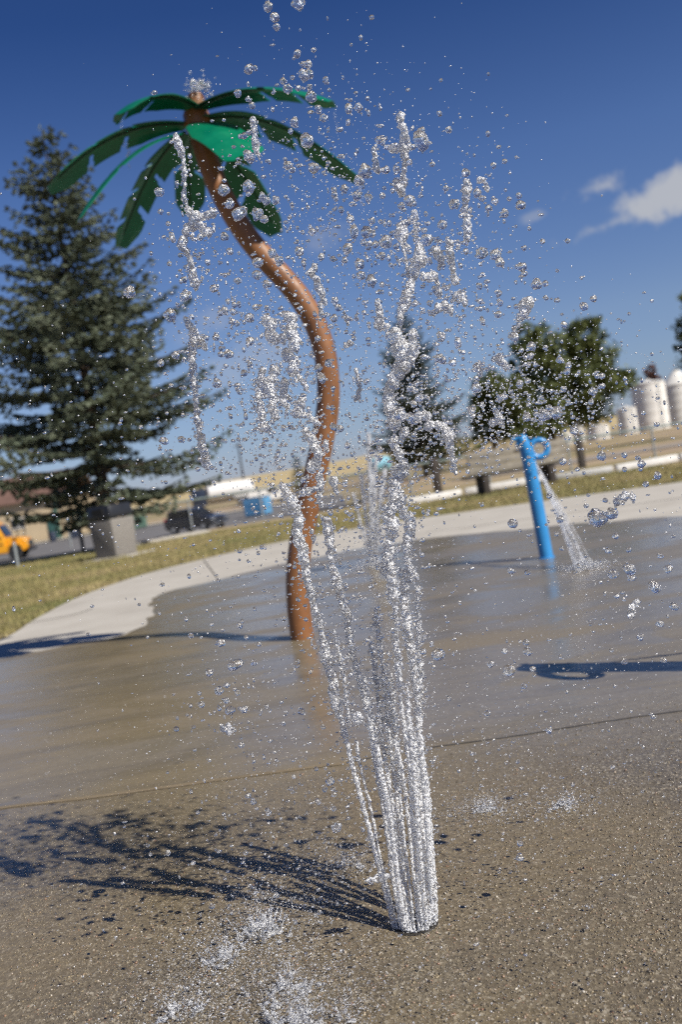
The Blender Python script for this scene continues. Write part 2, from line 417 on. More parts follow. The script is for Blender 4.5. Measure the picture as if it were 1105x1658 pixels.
m_redroof = simple("weathered brown metal roof", (0.16, 0.095, 0.07), 0.5, 0.12, 0.8)
m_doorgreen = simple("dark green door", (0.03, 0.085, 0.075), 0.5, 0.1, 3)
m_binblue = simple("blue skip paint", (0.10, 0.29, 0.50), 0.5, 0.12, 2)
m_navy = simple("navy panel", (0.02, 0.03, 0.055), 0.4, 0.15, 2)
m_bingreen = simple("green skip paint", (0.10, 0.19, 0.14), 0.6, 0.12, 2)
m_paleblue = simple("pale blue tank plastic", (0.23, 0.48, 0.58), 0.4, 0.08, 2)
M = Mat("exposed aggregate")
M.put('Base Color', M.ramp(M.voro(55, out='Distance'), [(0.1, (0.30, 0.275, 0.24)), (0.6, (0.20, 0.185, 0.165)), (1.0, (0.12, 0.11, 0.10))]))
M.put('Roughness', 0.9).put('Normal', M.bump(M.voro(55, out='Distance'), 0.6, 0.01)); m_agg = M.m
#@@SETTING

# ================================================================== SETTING
def sstep(a, b, x):
    t = min(1.0, max(0.0, (x - a) / (b - a))); return t * t * (3 - 2 * t)
def gz(X, Y):
    wl_ = 1 - sstep(0.0, 0.07, X / max(Y, 1.0))
    z = -0.05 - 1.70 * sstep(31, 41, Y) * wl_ - 0.35 * sstep(36, 60, Y) * (1 - wl_)
    z += 6.3 * sstep(210, 760, Y) - 14 * sstep(1000, 3000, Y) + (0.9 * math.sin(X * 0.006 + 1) + 0.5 * math.sin(X * 0.017)) * sstep(230, 700, Y)
    return z


ys = list(np.arange(-30, 24, 3.0)) + list(np.arange(24, 64, 0.75)) + list(np.geomspace(64, 3000, 60))
xs_t = list(np.linspace(-1, 1, 121))
V = []; Fq = []
for Y in ys:
    half = 60 + max(Y, 0) * 0.9
    for t in xs_t:
        X = half * (0.35 * t + 0.65 * t ** 3); V.append((X, Y, gz(X, Y)))
nx = len(xs_t)
for i in range(len(ys) - 1):
    for k in range(nx - 1): Fq.append((i * nx + k, i * nx + k + 1, (i + 1) * nx + k + 1, (i + 1) * nx + k))
o = link("ground", npmesh("ground", V, Fq), m_prairie); tag(o, kind='structure')


def sheet(name, pts, z, mat, kind='structure'):
    bm = bmesh.new(); vs = [bm.verts.new((p[0], p[1], z)) for p in pts]
    f = bm.faces.new(vs); bmesh.ops.triangulate(bm, faces=[f]); me = bpy.data.meshes.new(name); bm.to_mesh(me); bm.free()
    fixn(me)
    if me.polygons[0].normal.z < 0: me.flip_normals()
    ob = bpy.data.objects.new(name, me); COL.objects.link(ob); me.materials.append(mat); tag(ob, kind=kind); return ob
def drape(name, x0, x1, y0, y1, mat, dz, nxx=40, nyy=40, skew=0.0):
    V = []; Fq = []
    for j in range(nyy + 1):
        for i in range(nxx + 1):
            X = x0 + (x1 - x0) * i / nxx; Y = y0 + (y1 - y0) * j / nyy + skew * X; V.append((X, Y, gz(X, Y) + dz))
    for j in range(nyy):
        for i in range(nxx): a = j * (nxx + 1) + i; Fq.append((a, a + 1, a + nxx + 2, a + nxx + 1))
    ob = link(name, npmesh(name, V, Fq), mat); tag(ob, kind='structure'); return ob
def smoothline(pts, n=8):
    out = []
    P = [Vector(p) for p in pts]
    for i in range(len(P) - 1):
        a, b, c, d = P[max(i - 1, 0)], P[i], P[i + 1], P[min(i + 2, len(P) - 1)]
        for k in range(n):
            t = k / n
            out.append(0.5 * ((2 * b) + (c - a) * t + (2 * a - 5 * b + 4 * c - d) * t * t + (3 * b - a - 3 * c + d) * t ** 3))
    out.append(P[-1]); return out


grass_px = [(-420, 1120), (-150, 1078), (0, 1035), (60, 1000), (130, 965), (215, 935), (300, 912), (440, 880), (620, 848), (800, 822), (1105, 780), (1400, 740)]
far_px = [(1400, 703), (1105, 748), (895, 777), (688, 812), (440, 845), (332, 863), (219, 883), (0, 914), (-300, 958)]
edge = [at(*p) for p in grass_px]
edge_s = smoothline(edge, 6)
far = [at(*p) for p in far_px]
lawn_poly = [(-16, edge[0].y - 3)] + [(p.x, p.y) for p in edge_s] + [(22, edge[-1].y), (22, far[0].y)] + [(p.x, p.y) for p in far] + [(-22, far[-1].y)]
sheet("lawn", lawn_poly, -0.012, m_lawn)
walk = [(p.x, p.y) for p in edge_s] + [(16, edge[-1].y - 1), (16, -6), (-9, -6), (-9, edge[0].y - 4)]
sheet("walkway", walk, -0.004, m_dry)
wet_px = [(-420, 1130), (-150, 1095), (0, 1066), (80, 1050), (160, 1036), (217, 1021), (243, 1000), (250, 985), (243, 975), (262, 962), (304, 950), (380, 932), (450, 915), (580, 889), (700, 871), (850, 856), (960, 846), (1105, 835), (1400, 812)]
wet = smoothline([at(*p) for p in wet_px], 6)
wet = [(p.x + 0.09 * mnoise.noise((p.x * 3, p.y * 3, 0)), p.y + 0.22 * mnoise.noise((p.x * 2.3, p.y * 2.3, 5))) for p in wet]
sheet("splash_pad", wet + [(12, 8), (12, -4), (-7, -4), (-7, 6)], 0.0, m_wet)

# stones of the exposed aggregate standing proud of the near concrete
NS = 52000
sy = 1.75 + 3.1 * rng.random(NS) ** 1.5; sx = rng.uniform(-.40, .40, NS) * sy + rng.normal(0, .05, NS)
keep = rng.random(NS) < np.clip((4.35 - sy) / 1.5, 0, 1) ** .7
sx, sy = sx[keep], sy[keep]; ns_ = len(sx); sr = (.0014 + rng.exponential(.0009, ns_)).clip(0, .0048)
Vi, Fi = np.array(ICO[1][0]), np.array(ICO[1][1]); th = rng.uniform(0, 6.28, ns_)
Sx, Sy, Sz = sr * rng.uniform(.8, 1.5, ns_), sr * rng.uniform(.7, 1.1, ns_), sr * rng.uniform(.45, .9, ns_)
P0 = Vi[None] * np.stack([Sx, Sy, Sz], 1)[:, None, :]
Xr = P0[..., 0] * np.cos(th)[:, None] - P0[..., 1] * np.sin(th)[:, None]; Yr = P0[..., 0] * np.sin(th)[:, None] + P0[..., 1] * np.cos(th)[:, None]
V = np.stack([Xr + sx[:, None], Yr + sy[:, None], P0[..., 2] + (Sz * .12)[:, None]], -1).reshape(-1, 3)
M = Mat("wet stones")
vs_ = M.n.new('ShaderNodeSeparateColor'); M.L(M.voro(95.0, out='Color'), vs_.inputs[0])
M.put('Base Color', M.ramp(vs_.outputs[0], [(0.0, (.035, .03, .026)), (0.3, (.10, .083, .06)), (0.6, (.18, .15, .105)), (0.82, (.27, .215, .13)), (0.93, (.22, .12, .075)), (1.0, (.50, .46, .38))]))
M.put('Roughness', 0.22)
me = npmesh("aggregate_stones", V, (Fi[None] + (np.arange(ns_) * len(Vi))[:, None, None]).reshape(-1, 3)); me.materials.append(M.m)
o = bpy.data.objects.new("aggregate_stones", me); COL.objects.link(o); tag(o, kind='stuff')

# sawn control joints
m_joint_d = simple("dark control joint", (0.05, 0.043, 0.034), 0.9, 0.3, 12)
m_joint_t = simple("sandy joint sealant", (0.185, 0.143, 0.085), 0.6, 0.2, 9)


def joint(px, w, mat, z, name="control_joint"):
    pts = smoothline([at(*p, z) for p in px], 10); V = []; Fq = []
    for i, p in enumerate(pts):
        t = (pts[min(i + 1, len(pts) - 1)] - pts[max(i - 1, 0)]).normalized(); n_ = Vector((-t.y, t.x, 0))
        k = w / 2 * (1 + 0.35 * mnoise.noise((p.x * 9, p.y * 9, 3))); q = p + n_ * 0.004 * mnoise.noise((p.x * 14, p.y * 14, 8))
        V += [q + n_ * k, q - n_ * k]
    for i in range(len(pts) - 1): Fq.append((2 * i, 2 * i + 1, 2 * i + 3, 2 * i + 2))
    m = bpy.data.meshes.new(name); m.from_pydata([tuple(v) for v in V], [], Fq); m.update()
    if m.polygons[0].normal.z < 0: m.flip_normals()
    ob = bpy.data.objects.new(name, m); COL.objects.link(ob); m.materials.append(mat); tag(ob, kind='structure')


joint([(-200, 1338), (0, 1308), (150, 1290), (300, 1270), (430, 1252), (560, 1235)], 0.034, m_joint_t, 0.0025)
joint([(562, 1234), (690, 1211), (830, 1192), (960, 1171), (1105, 1150), (1300, 1122)], 0.011, m_joint_d, 0.0025)
joint([(-100, 1033), (95, 1000), (150, 985)], 0.02, m_joint_d, -0.001)
joint([(690, 862), (900, 834), (1105, 806), (1300, 782)], 0.02, m_joint_d, -0.001)
joint([(330, 907), (352, 936)], 0.02, m_joint_d, -0.001)

drape("parking_lot", -95, 0.5, 41.5, 104, m_asphalt, 0.02, 40, 40)
drape("pavement", -95, 0.5, 104.0, 108.5, m_dry, 0.10, 40, 4)
drape("gravel_road", 5, 60, 37, 45, m_gravel, 0.03, 40, 14, 0.12)
drape("distant_road", -14, 9, 128, 138, m_asphalt, 0.04, 20, 6)

# grass blades on the lawn
def inside(x, y, poly):
    r = False; j = len(poly) - 1
    for i in range(len(poly)):
        xi, yi = poly[i]; xj, yj = poly[j]
        if (yi > y) != (yj > y) and x < (xj - xi) * (y - yi) / (yj - yi) + xi: r = not r
        j = i
    return r
gv = []; gf = []
cnt = 0
while cnt < 26000:
    Y = random.uniform(9.5, 31); X = random.uniform(-0.37 * Y - 0.6, 0.37 * Y + 0.6)
    if not inside(X, Y, lawn_poly): continue
    a = random.uniform(0, 6.28); h = random.uniform(0.03, 0.075); w = random.uniform(0.006, 0.012); tl = random.uniform(-.03, .03), random.uniform(-.03, .03)
    b = len(gv); dx, dy = math.cos(a) * w, math.sin(a) * w
    gv += [(X - dx, Y - dy, -0.012), (X + dx, Y + dy, -0.012), (X + tl[0], Y + tl[1], h)]; gf.append((b, b + 1, b + 2)); cnt += 1
o = link("grass", npmesh("grass", gv, gf), m_blade, smooth=False); tag(o, kind='stuff')

# ================================================================== THINGS OF THE SPLASH PAD
# --- painted steel palm
PY = at(490, 1033).y
tr_px = [(490, 1034), (484, 985), (482, 935), (487, 882), (497, 830), (510, 770), (524, 705), (532, 645), (528, 582), (513, 530), (490, 488), (461, 452), (431, 420), (402, 385), (376, 345), (352, 300), (335, 255), (323, 212), (319, 185), (318, 168)]
trunk_pts = smoothline([atY(x, y, PY) for x, y in tr_px], 6)
trunk_pts[0].z = 0.0
palm = empty("metal_palm_tree", tuple(trunk_pts[0]))
tag(palm, "tall metal palm tree with curved orange brown trunk and green sheet fronds", "spray feature")
PB = trunk_pts[0].copy()
def rel(p): return Vector(p) - PB
nT = len(trunk_pts)
MB().tube([rel(p) for p in trunk_pts], [0.091 - 0.012 * i / nT for i in range(nT)], 28).build("trunk", m_trunk, palm)
crown = atY(318, 190, PY)
MB().lathe([(0.0, -0.10), (0.085, -0.10), (0.098, -0.07), (0.098, 0.02), (0.085, 0.05), (0.0, 0.05)], c=tuple(rel(crown)), n=28).build("crown_hub", m_trunk, palm)
top = atY(317, 160, PY)
MB().lathe([(0.0, -0.05), (0.06, -0.05), (0.065, 0.0), (0.055, 0.03), (0.025, 0.045), (0.0, 0.045)], c=tuple(rel(top)), n=24).build("spray_cap", m_trunk, palm)


def frond(root_px, dYr, tip_px, dYt, wmax, arch, notches, twist=0.0, edge_on=False, vfold=0.34, seed=0):
    A = atY(root_px[0], root_px[1], PY + dYr); Bp = atY(tip_px[0], tip_px[1], PY + dYt)
    C_ = (A + Bp) / 2 + Vector((0, 0, arch))
    N = 96
    ribs = [(1 - i / N) ** 2 * A + 2 * (i / N) * (1 - i / N) * C_ + (i / N) ** 2 * Bp for i in range(N + 1)]
    KS_ = (-1, -0.7, -0.35, 0, 0.35, 0.7, 1); nk = len(KS_)
    vs = []; fs = []
    for i in range(N + 1):
        t = i / N
        t_ = (ribs[min(i + 1, N)] - ribs[max(i - 1, 0)]).normalized()
        if edge_on:
            v = (ribs[i] - Vector((0.9, 0, EYE))).normalized(); side = (v - t_ * v.dot(t_)).normalized()
        else:
            side = t_.cross(Vector((0, 0, 1))).normalized()
        up = side.cross(t_); side = side * math.cos(twist) + up * math.sin(twist); up = side.cross(t_)
        if up.z < 0: up = -up
        w = wmax * (0.42 + 0.58 * min(1, t / .26)) * (1 - 0.10 * t) * (1 if t < .80 else 1 - .52 * ((t - .80) / .20) ** 1.4)
        for k in KS_:
            p = ribs[i] + side * k * w - up * abs(k) ** 1.3 * w * vfold
            vs.append(p + t_ * w * .55 * abs(k) * min(1, (N - i) / 14))
    cut = set()
    for sd, cols_ in ((0, ((0, 2.6), (1, 1.7), (2, .9))), (1, ((5, 2.6), (4, 1.7), (3, .9)))):
        for n_ in notches[sd]:
            i0 = n_ * N
            for c_, hw in (cols_[:2] if True else cols_):
                for i in range(N):
                    if abs(i + .5 - i0) < hw: cut.add((i, c_))
    for i in range(N):
        for k in range(nk - 1):
            if (i, k) not in cut: fs.append((i * nk + k, i * nk + k + 1, (i + 1) * nk + k + 1, (i + 1) * nk + k))
    ob = MB().add([rel(p) for p in vs], fs).build("frond", m_frond, palm, smooth=False)
    s = ob.modifiers.new("sheet", 'SOLIDIFY'); s.thickness = 0.006; s.offset = 0
    M_ = int(N * .93)
    MB().tube([rel(p) - Vector((0, 0, 0.008)) for p in ribs[:M_]], [0.012 * (1 - 0.6 * i / N) for i in range(M_)], 8).build("midrib", m_seam, ob)
    return ob


frond((306, 200), 0.0, (76, 306), -0.15, 0.171, 0.30, ([0.33, 0.60], [0.40, 0.66]), seed=1, twist=-0.1)
frond((324, 174), -0.1, (185, 187), -0.45, 0.167, 0.22, ([0.55], [0.45, 0.75]), seed=2, twist=0.02)
frond((316, 174), -0.1, (540, 164), -0.5, 0.167, 0.24, ([0.45, 0.7], [0.5]), seed=3, twist=-0.02)
frond((324, 194), 0.0, (581, 287), -0.15, 0.180, 0.36, ([0.35, 0.6], [0.42, 0.68]), seed=4, twist=0.2)
frond((308, 200), -0.08, (404, 254), -0.62, 0.175, 0.14, ([0.97], [0.97]), seed=5, twist=-0.35, vfold=.2)
frond((334, 215), 0.1, (450, 378), 0.6, 0.162, 0.20, ([0.32, 0.62], [0.4, 0.7]), seed=6)
frond((314, 212), 0.1, (308, 346), 0.95, 0.135, 0.24, ([0.5], [0.6]), seed=7)
frond((300, 212), 0.08, (193, 400), 0.55, 0.149, 0.24, ([0.36, 0.58, 0.8], [0.45, 0.72]), seed=8)
frond((296, 216), -0.06, (126, 356), -0.6, 0.13, 0.26, ([0.6], [0.6]), seed=9, edge_on=True, vfold=.08)

# water bubbling out of the palm's top
cc = atY(318, 152, PY)
SPURT = MB()
for k in range(46):
    q = random.random(); a = random.uniform(0, 6.28); rr = .03 + .075 * q
    SPURT.ico((cc.x + .02 + math.cos(a) * rr, cc.y + math.sin(a) * rr, cc.z + .075 * (1 - q) + random.gauss(.0, .022)), random.uniform(.006, .02) * (1.1 - .5 * q), 2)


# --- blue spray post
def spray_post(base, topp, label, R_=0.069, e=Vector((1, 0, 0))):
    t = empty("spray_post", tuple(base)); tag(t, label, "spray feature")
    B = Vector(base); D = Vector(topp) - B; H_ = D.length; d = D.normalized()
    e = e - d * d.dot(e); e.normalize()
    P = [d * (H_ * k) for k in (0, .2, .4, .6, .78, .86)]
    MB().tube(P, R_, 28).build("post", m_blue, t)
    k0 = d * (H_ * .84); k1 = d * (H_ * 1.0) - e * 0.035
    MB().tube([k0, k0.lerp(k1, .1), k0.lerp(k1, .6), k0.lerp(k1, .86), k0.lerp(k1, .96), k1], [R_ * .9, R_ * .98, R_ * .9, R_ * .78, R_ * .55, R_ * .12], 24).build("spray_head", m_blue, t)
    c = d * (H_ * .865) + e * R_ * 1.8
    ring = [c + (e * math.cos(a) + d * math.sin(a)) * R_ * 1.27 for a in np.linspace(math.pi * 1.14, -math.pi * 0.96, 30)]
    MB().tube(ring, 0.031, 16).build("handle_ring", m_blue, t)
    s0 = d * (H_ * .965) - e * 0.03
    MB().tube([s0, s0 - e * 0.05 + d * 0.006, s0 - e * 0.075 + d * 0.008], [0.030, 0.026, 0.018], 14).tube([s0 - e * 0.075 + d * .008, s0 - e * 0.105 + d * .012], [0.017, 0.02], 14).build("spout", m_blue, t)
    s1 = d * (H_ * .925) - e * 0.04
    kb = MB(); kb.ico(s1 - e * 0.035, 0.032, 3); kb.tube([s1, s1 - e * 0.035], 0.02, 12); kb.build("knob", m_blue, t)
    MB().tube([d * (H_ * .835), d * (H_ * .85)], R_ * 1.06, 28).build("collar", m_blue, t)
    MB().lathe([(0, 0), (0.085, 0), (0.085, 0.006), (0.071, 0.012)], n=28).build("base_flange", m_blue, t)
    return t


pb = at(886, 903); pt = atY(849, 703, pb.y + 0.12)
spray_post(pb, pt, "bright blue spray post with a ring handle standing on the wet pad")
ob_ = Vector((2.02, 4.58, 0))
post_off = spray_post(ob_, ob_ + Vector((-0.10, 0.02, 1.28)), "second blue spray post beside the pad edge casting the ring headed shadow", 0.10, Vector((0.15, -1, 0)))

# --- fountain nozzle set in the pad
NC = (at(640, 1500) + at(708, 1495)) / 2; NC.z = 0
NR = 0.056
noz = empty("fountain_nozzle", (NC.x, NC.y, 0)); tag(noz, "dark round nozzle ring set flush in the wet concrete under the jets", "nozzle")
m_noz = simple("wet dark iron", (0.03, 0.026, 0.02), 0.5, 0.3, 60, 0.0)
MB().lathe([(0.0, 0.001), (NR * .62, 0.001), (NR * .66, 0.003), (NR * 1.02, 0.003), (NR * 1.08, 0.002), (NR * 1.10, 0.0005), (0.0, 0.0005)], n=48).build("ring", m_noz, noz)
mb = MB()
JET_A = [i * 2 * math.pi / 16 + 0.1 for i in range(16)]
for a in JET_A: mb.lathe([(0, 0), (0.0055, 0), (0.0055, 0.0022), (0.003, 0.0026), (0, 0.0026)], c=(NR * .86 * math.cos(a), NR * .86 * math.sin(a), 0.0032), n=10)
mb.build("jet_holes", m_black, noz)
#@@FURN

# ================================================================== PARK FURNITURE
# concrete litter bin with a black lid
bc = at(183, 903); bs = 22.6 / FPX * 1.0
binr = empty("litter_bin", (bc.x, bc.y + 0.42, -0.012), rad(-33)); tag(binr, "tall exposed aggregate litter bin with a black lid on the grass", "litter bin")
mb = MB(); mb.rbox((0, 0, 0.46), (0.68, 0.68, 0.88), 0.03, tp=1.12); mb.build("bin_body", m_agg, binr)
mb = MB(); mb.rbox((0, 0, 1.08), (0.80, 0.80, 0.32), 0.05, tp=0.90); mb.build("lid", m_black, binr)
mb = MB(); mb.box((0, -0.372, 1.09), (0.36, 0.05, 0.15)); mb.build("lid_flap", m_rubber, binr)
sl = MB(); sl.rbox((0, 0, 0), (1.3, 1.1, 0.05), 0.01, rad(-20)); o = sl.build("concrete_slab", m_dry, None, loc=(bc.x + 0.1, bc.y + 0.30, -0.015)); tag(o, "flat concrete slab lying under the litter bin", "slab")

# black steel gate post beside the bin
gp = at(135, 893); o = MB().tube([(0, 0, 0), (0, 0, 1.02)], 0.055, 14).tube([(0, 0, 1.02), (0, 0, 1.05)], [0.06, 0.03], 14).build("steel_post", m_black, None, loc=(gp.x, gp.y, -0.02))
tag(o, "black steel post standing left of the litter bin", "post")
gp = at(29, 918); o = MB().tube([(0, 0, 0), (0, 0, 0.66)], 0.04, 14).tube([(0, 0, .66), (0, 0, .68)], [0.043, 0.02], 14).build("steel_post", m_metal, None, loc=(gp.x, gp.y, -0.02))
tag(o, "short galvanised steel post at the lawn edge before the bus", "post")

# chain link fence
FL = at(311, 853); FR = at(1062, 739)
fd = (FR - FL); flen = fd.length; fdir = fd.normalized()
fence = empty("chain_link_fence", (FL.x, FL.y, -0.05), math.atan2(fdir.y, fdir.x)); tag(fence, "low chain link fence with steel rail along the far lawn edge", "fence")
FH = 0.98; X0, X1 = -4.6, flen + 9.0
span = flen / 6
posts = [X0] + [i * span for i in range(0, 9) if i * span < X1 and i != 2]
for x in posts:
    p_ = MB().tube([(x, 0, -0.03), (x, 0, FH)], 0.032, 12).tube([(x, 0, FH), (x, 0, FH + .03)], [0.036, 0.015], 12).build("post", m_metal, fence)
MB().tube([(X0, 0, FH - .02), (X1, 0, FH - .02)], 0.034, 10).build("top_rail", m_greenrail, fence)
mb = MB()
st = 0.075
xx = X0
wv = []; wf = []
while xx < X1:
    for s_ in (1, -1):
        a = Vector((xx if s_ > 0 else xx + 0.9, 0.03, 0.04)); b = Vector((xx + 0.9 if s_ > 0 else xx, 0.03, 0.94))
        k = len(wv); w = 0.0012
        wv += [a + Vector((w, 0, 0)), a + Vector((-w, w, 0)), a + Vector((-w, -w, 0)), b + Vector((w, 0, 0)), b + Vector((-w, w, 0)), b + Vector((-w, -w, 0))]
        wf += [(k, k + 1, k + 4, k + 3), (k + 1, k + 2, k + 5, k + 4), (k + 2, k, k + 3, k + 5)]
    xx += st
link("wire_mesh", npmesh("wire_mesh", [tuple(v) for v in wv], wf), simple("dull wire", (0.13, 0.125, 0.115), 0.8, 0.1, 5), fence)

def woodpost(px, h, w, label, mat=m_wood_dark):
    p = at(*px); o = MB().rbox((0, 0, h / 2), (w, w * .9, h), 0.015, 0.3).build("wooden_post", mat, None, loc=(p.x, p.y, -0.05)); tag(o, label, "post")
woodpost((711, 797), 1.10, 0.21, "dark square wooden post by the fence before the spruce")
woodpost((944, 755), 1.12, 0.20, "dark square wooden post by the fence right of the bench")

# park bench seen from behind
b1, b2 = at(786, 801), at(899, 779)
bx = (b2 - b1); bl = bx.length
bench = empty("park_bench", tuple((b1 + b2) / 2 + Vector((0, 0, -0.012))), math.atan2(bx.y, bx.x) * 0.55)
tag(bench, "weathered grey bench with a tall plank back on two dark legs", "bench")
W_ = 2.75
for s_ in (-1, 1):
    mb = MB(); mb.rbox((s_ * 0.93, 0, 0.22), (0.17, 0.12, 0.46), 0.01); mb.rbox((s_ * 0.93, 0.24, 0.22), (0.13, 0.40, 0.44), 0.01); mb.build("leg", m_wood_dark, bench)
for k in range(3):
    MB().rbox((0, -0.065 - k * 0.004, 0.595 + k * 0.19), (W_, 0.05, 0.178), 0.012).build("back_plank", m_wood_grey, bench)
for s_ in (-1, 1): MB().rbox((s_ * 0.93, -0.01, 0.74), (0.10, 0.05, 0.58), 0.008).build("back_brace", m_wood_dark, bench)
for k in range(3): MB().rbox((0, 0.10 + k * 0.16, 0.475), (W_, 0.145, 0.05), 0.012).build("seat_plank", m_wood_grey, bench)
MB().rbox((0.02, -0.098, 0.945), (0.22, 0.012, 0.06), 0.004).build("slot_patch", m_wood_dark, bench)  # dark patch on the plank, painting the darkness of a slot

# whitewashed kerb stones
KS = [((660, 817), (750, 801)), ((757, 800), (788, 795)), ((795, 793), (896, 776)), ((906, 777), (1000, 763)), ((1005, 762), (1105, 744)), ((1110, 743), (1230, 723))]
KL = ["whitewashed kerb stone left of the bench by the dark post", "short whitewashed kerb stone beneath the bench's left leg", "long whitewashed kerb stone beneath the weathered bench",
      "whitewashed kerb stone just right of the bench", "whitewashed kerb stone before the silos at the lawn edge", "whitewashed kerb stone running out past the silos"]
for (a, b), lb in zip(KS, KL):
    A, B = at(*a), at(*b); m_ = (A + B) / 2; d_ = B - A
    o = MB().rbox((0, 0, 0.07), (d_.length, 0.16, 0.19), 0.03).build("kerb_stone", m_kerb, None, loc=(m_.x, m_.y + 0.35, -0.02)); o.rotation_euler.z = math.atan2(d_.y, d_.x)
    tag(o, lb, "kerb", "whitewashed kerb stones along the lawn")
A, B = at(150, 893), at(334, 861); m_ = (A + B) / 2; d_ = B - A
o = MB().rbox((0, 0, 0.0), (d_.length, 0.9, 0.10), 0.02).build("concrete_kerb", m_dry, None, loc=(m_.x, m_.y + 0.3, -0.01)); o.rotation_euler.z = math.atan2(d_.y, d_.x)
tag(o, "long pale concrete kerb between lawn and car park", "kerb")

# ================================================================== FAR THINGS
LZ = -1.73


def pxw(n, Y): return n * Y / FPX
def ground_at(x, Y):                        # column under a pixel at depth Y
    p = atY(x, 760, Y); return Vector((p.x, Y, gz(p.x, Y)))
def wheel(mbT, mbR, c, r, w, axis='Y'):
    ax = Vector((0, 1, 0)); a = Vector(c) - ax * w / 2; b = Vector(c) + ax * w / 2
    mbT.tube([a, a + ax * w * .12, b - ax * w * .12, b], [r * .93, r, r, r * .93], 24)
    a2 = a - ax * .012; b2 = b + ax * .012
    mbR.tube([a2, b2], r * .58, 16)

# --- yellow school bus (front faces right)
bp = atY(52, 868, 74)
bus = empty("school_bus", (bp.x, 74, LZ), 0.10); tag(bus, "yellow school bus parked with its bonnet towards the tan building", "bus")
# x=0 is front bumper, bus extends to -x
prof = [(-11.2, 0.55), (-1.75, 0.55), (-1.75, 1.75), (-2.15, 2.75), (-2.45, 3.0), (-11.0, 3.05), (-11.2, 2.8)]
MB().prism(prof, -1.2, 1.2).build("body", m_yellow, bus, bevel=0.12)
MB().prism([(-1.8, 0.62), (-0.28, 0.62), (-0.2, 0.9), (-0.25, 1.35), (-0.45, 1.52), (-1.8, 1.72)], -0.98, 0.98).build("bonnet", m_yellow, bus, bevel=0.1)
MB().prism([(-1.70, 1.82), (-1.62, 1.82), (-2.02, 2.66), (-2.10, 2.66)], -1.08, 1.08).build("windscreen", m_glass_dark, bus)
MB().rbox((-0.12, 0, 0.62), (0.2, 2.3, 0.28), 0.04).build("bumper", m_black, bus)
MB().box((-0.20, 0, 1.05), (0.10, 1.0, 0.45)).build("grille", m_black, bus)
for s_ in (-1, 1):
    MB().tube([(-0.25, s_ * .75, 1.08), (-0.15, s_ * .75, 1.08)], 0.12, 16).build("headlight", m_lens, bus)
    for k in range(9):
        MB().rbox((-2.95 - k * 0.92, s_ * 1.205, 2.25), (0.80, 0.03, 0.62), 0.01).build("side_window", m_glass_dark, bus)
    mb = MB(); mb.box((-6.5, s_ * 1.21, 1.25), (9.2, 0.03, 0.07)); mb.box((-6.5, s_ * 1.21, 1.75), (9.2, 0.03, 0.07)); mb.build("rub_rail", m_black, bus)
    MB().tube([(-0.9, s_ * 1.05, 1.5), (-0.75, s_ * 1.3, 1.75), (-0.75, s_ * 1.33, 2.0)], 0.035, 8).rbox((-0.75, s_ * 1.33, 2.1), (0.06, 0.2, 0.36), 0.02).build("mirror", m_black, bus)
    for x in (-1.15, -8.2):
        T, R_ = MB(), MB(); wheel(T, R_, (x, s_ * 1.0, 0.52), 0.52, 0.32); t_ = T.build("wheel", m_rubber, bus); R_.build("rim", m_black, t_)
    MB().prism([(-1.85, 0.6), (-1.72, 1.05), (-1.4, 1.25), (-0.9, 1.25), (-0.58, 1.05), (-0.45, 0.6), (-0.6, 0.6), (-0.72, 0.98), (-0.95, 1.12), (-1.35, 1.12), (-1.58, 0.98), (-1.7, 0.6)], s_ * 1.0 - .2, s_ * 1.0 + .2).build("wheel_arch", m_yellow, bus)

# --- dark sport utility car
cp = atY(318, 845, 71)
car = empty("parked_car", (cp.x, 71, LZ), rad(-35)); tag(car, "dark parked estate car with glinting headlights behind the fence", "car")
body = [(-2.3, 0.45), (-2.35, 0.95), (-2.2, 1.1), (0.95, 1.12), (2.05, 0.98), (2.28, 0.8), (2.3, 0.42), (1.95, 0.32), (-2.0, 0.32)]
MB().prism(body, -0.92, 0.92).build("body", m_carpaint, car, bevel=0.07)
MB().prism([(-2.15, 1.11), (-1.95, 1.66), (-1.7, 1.74), (0.0, 1.74), (0.2, 1.68), (1.0, 1.12)], -0.80, 0.80).build("cabin", m_carpaint, car, bevel=0.06)
for s_ in (-1, 1):
    MB().prism([(-1.98, 1.18), (-1.82, 1.6), (-0.95, 1.64), (-0.95, 1.18)], s_ * .805 - .01, s_ * .805 + .01).build("side_window", m_glass_dark, car)
    MB().prism([(-0.87, 1.18), (-0.87, 1.64), (0.02, 1.63), (0.78, 1.18)], s_ * .805 - .01, s_ * .805 + .01).build("side_window", m_glass_dark, car)
    MB().rbox((2.22, s_ * .66, 0.82), (0.14, 0.38, 0.19), 0.04).build("headlight", m_lens, car)
    MB().rbox((-2.29, s_ * .76, 1.0), (0.14, 0.24, 0.42), 0.03).build("tail_light", m_red, car)
    for x in (-1.45, 1.45):
        T, R_ = MB(), MB(); wheel(T, R_, (x, s_ * .80, 0.36), 0.36, 0.26); t_ = T.build("wheel", m_rubber, car); R_.build("rim", m_chrome, t_)
    MB().rbox((0.75, s_ * 1.0, 1.18), (0.12, 0.2, 0.15), 0.03).build("mirror", m_carpaint, car)
MB().box((0.62, 0, 1.42), (0.02, 1.42, 0.62), M=Matrix.Rotation(rad(-54), 3, 'Y')).build("windscreen", m_glass_dark, car)
MB().rbox((2.3, 0, 0.5), (0.10, 1.6, 0.16), 0.03).build("front_bumper", m_chrome, car)

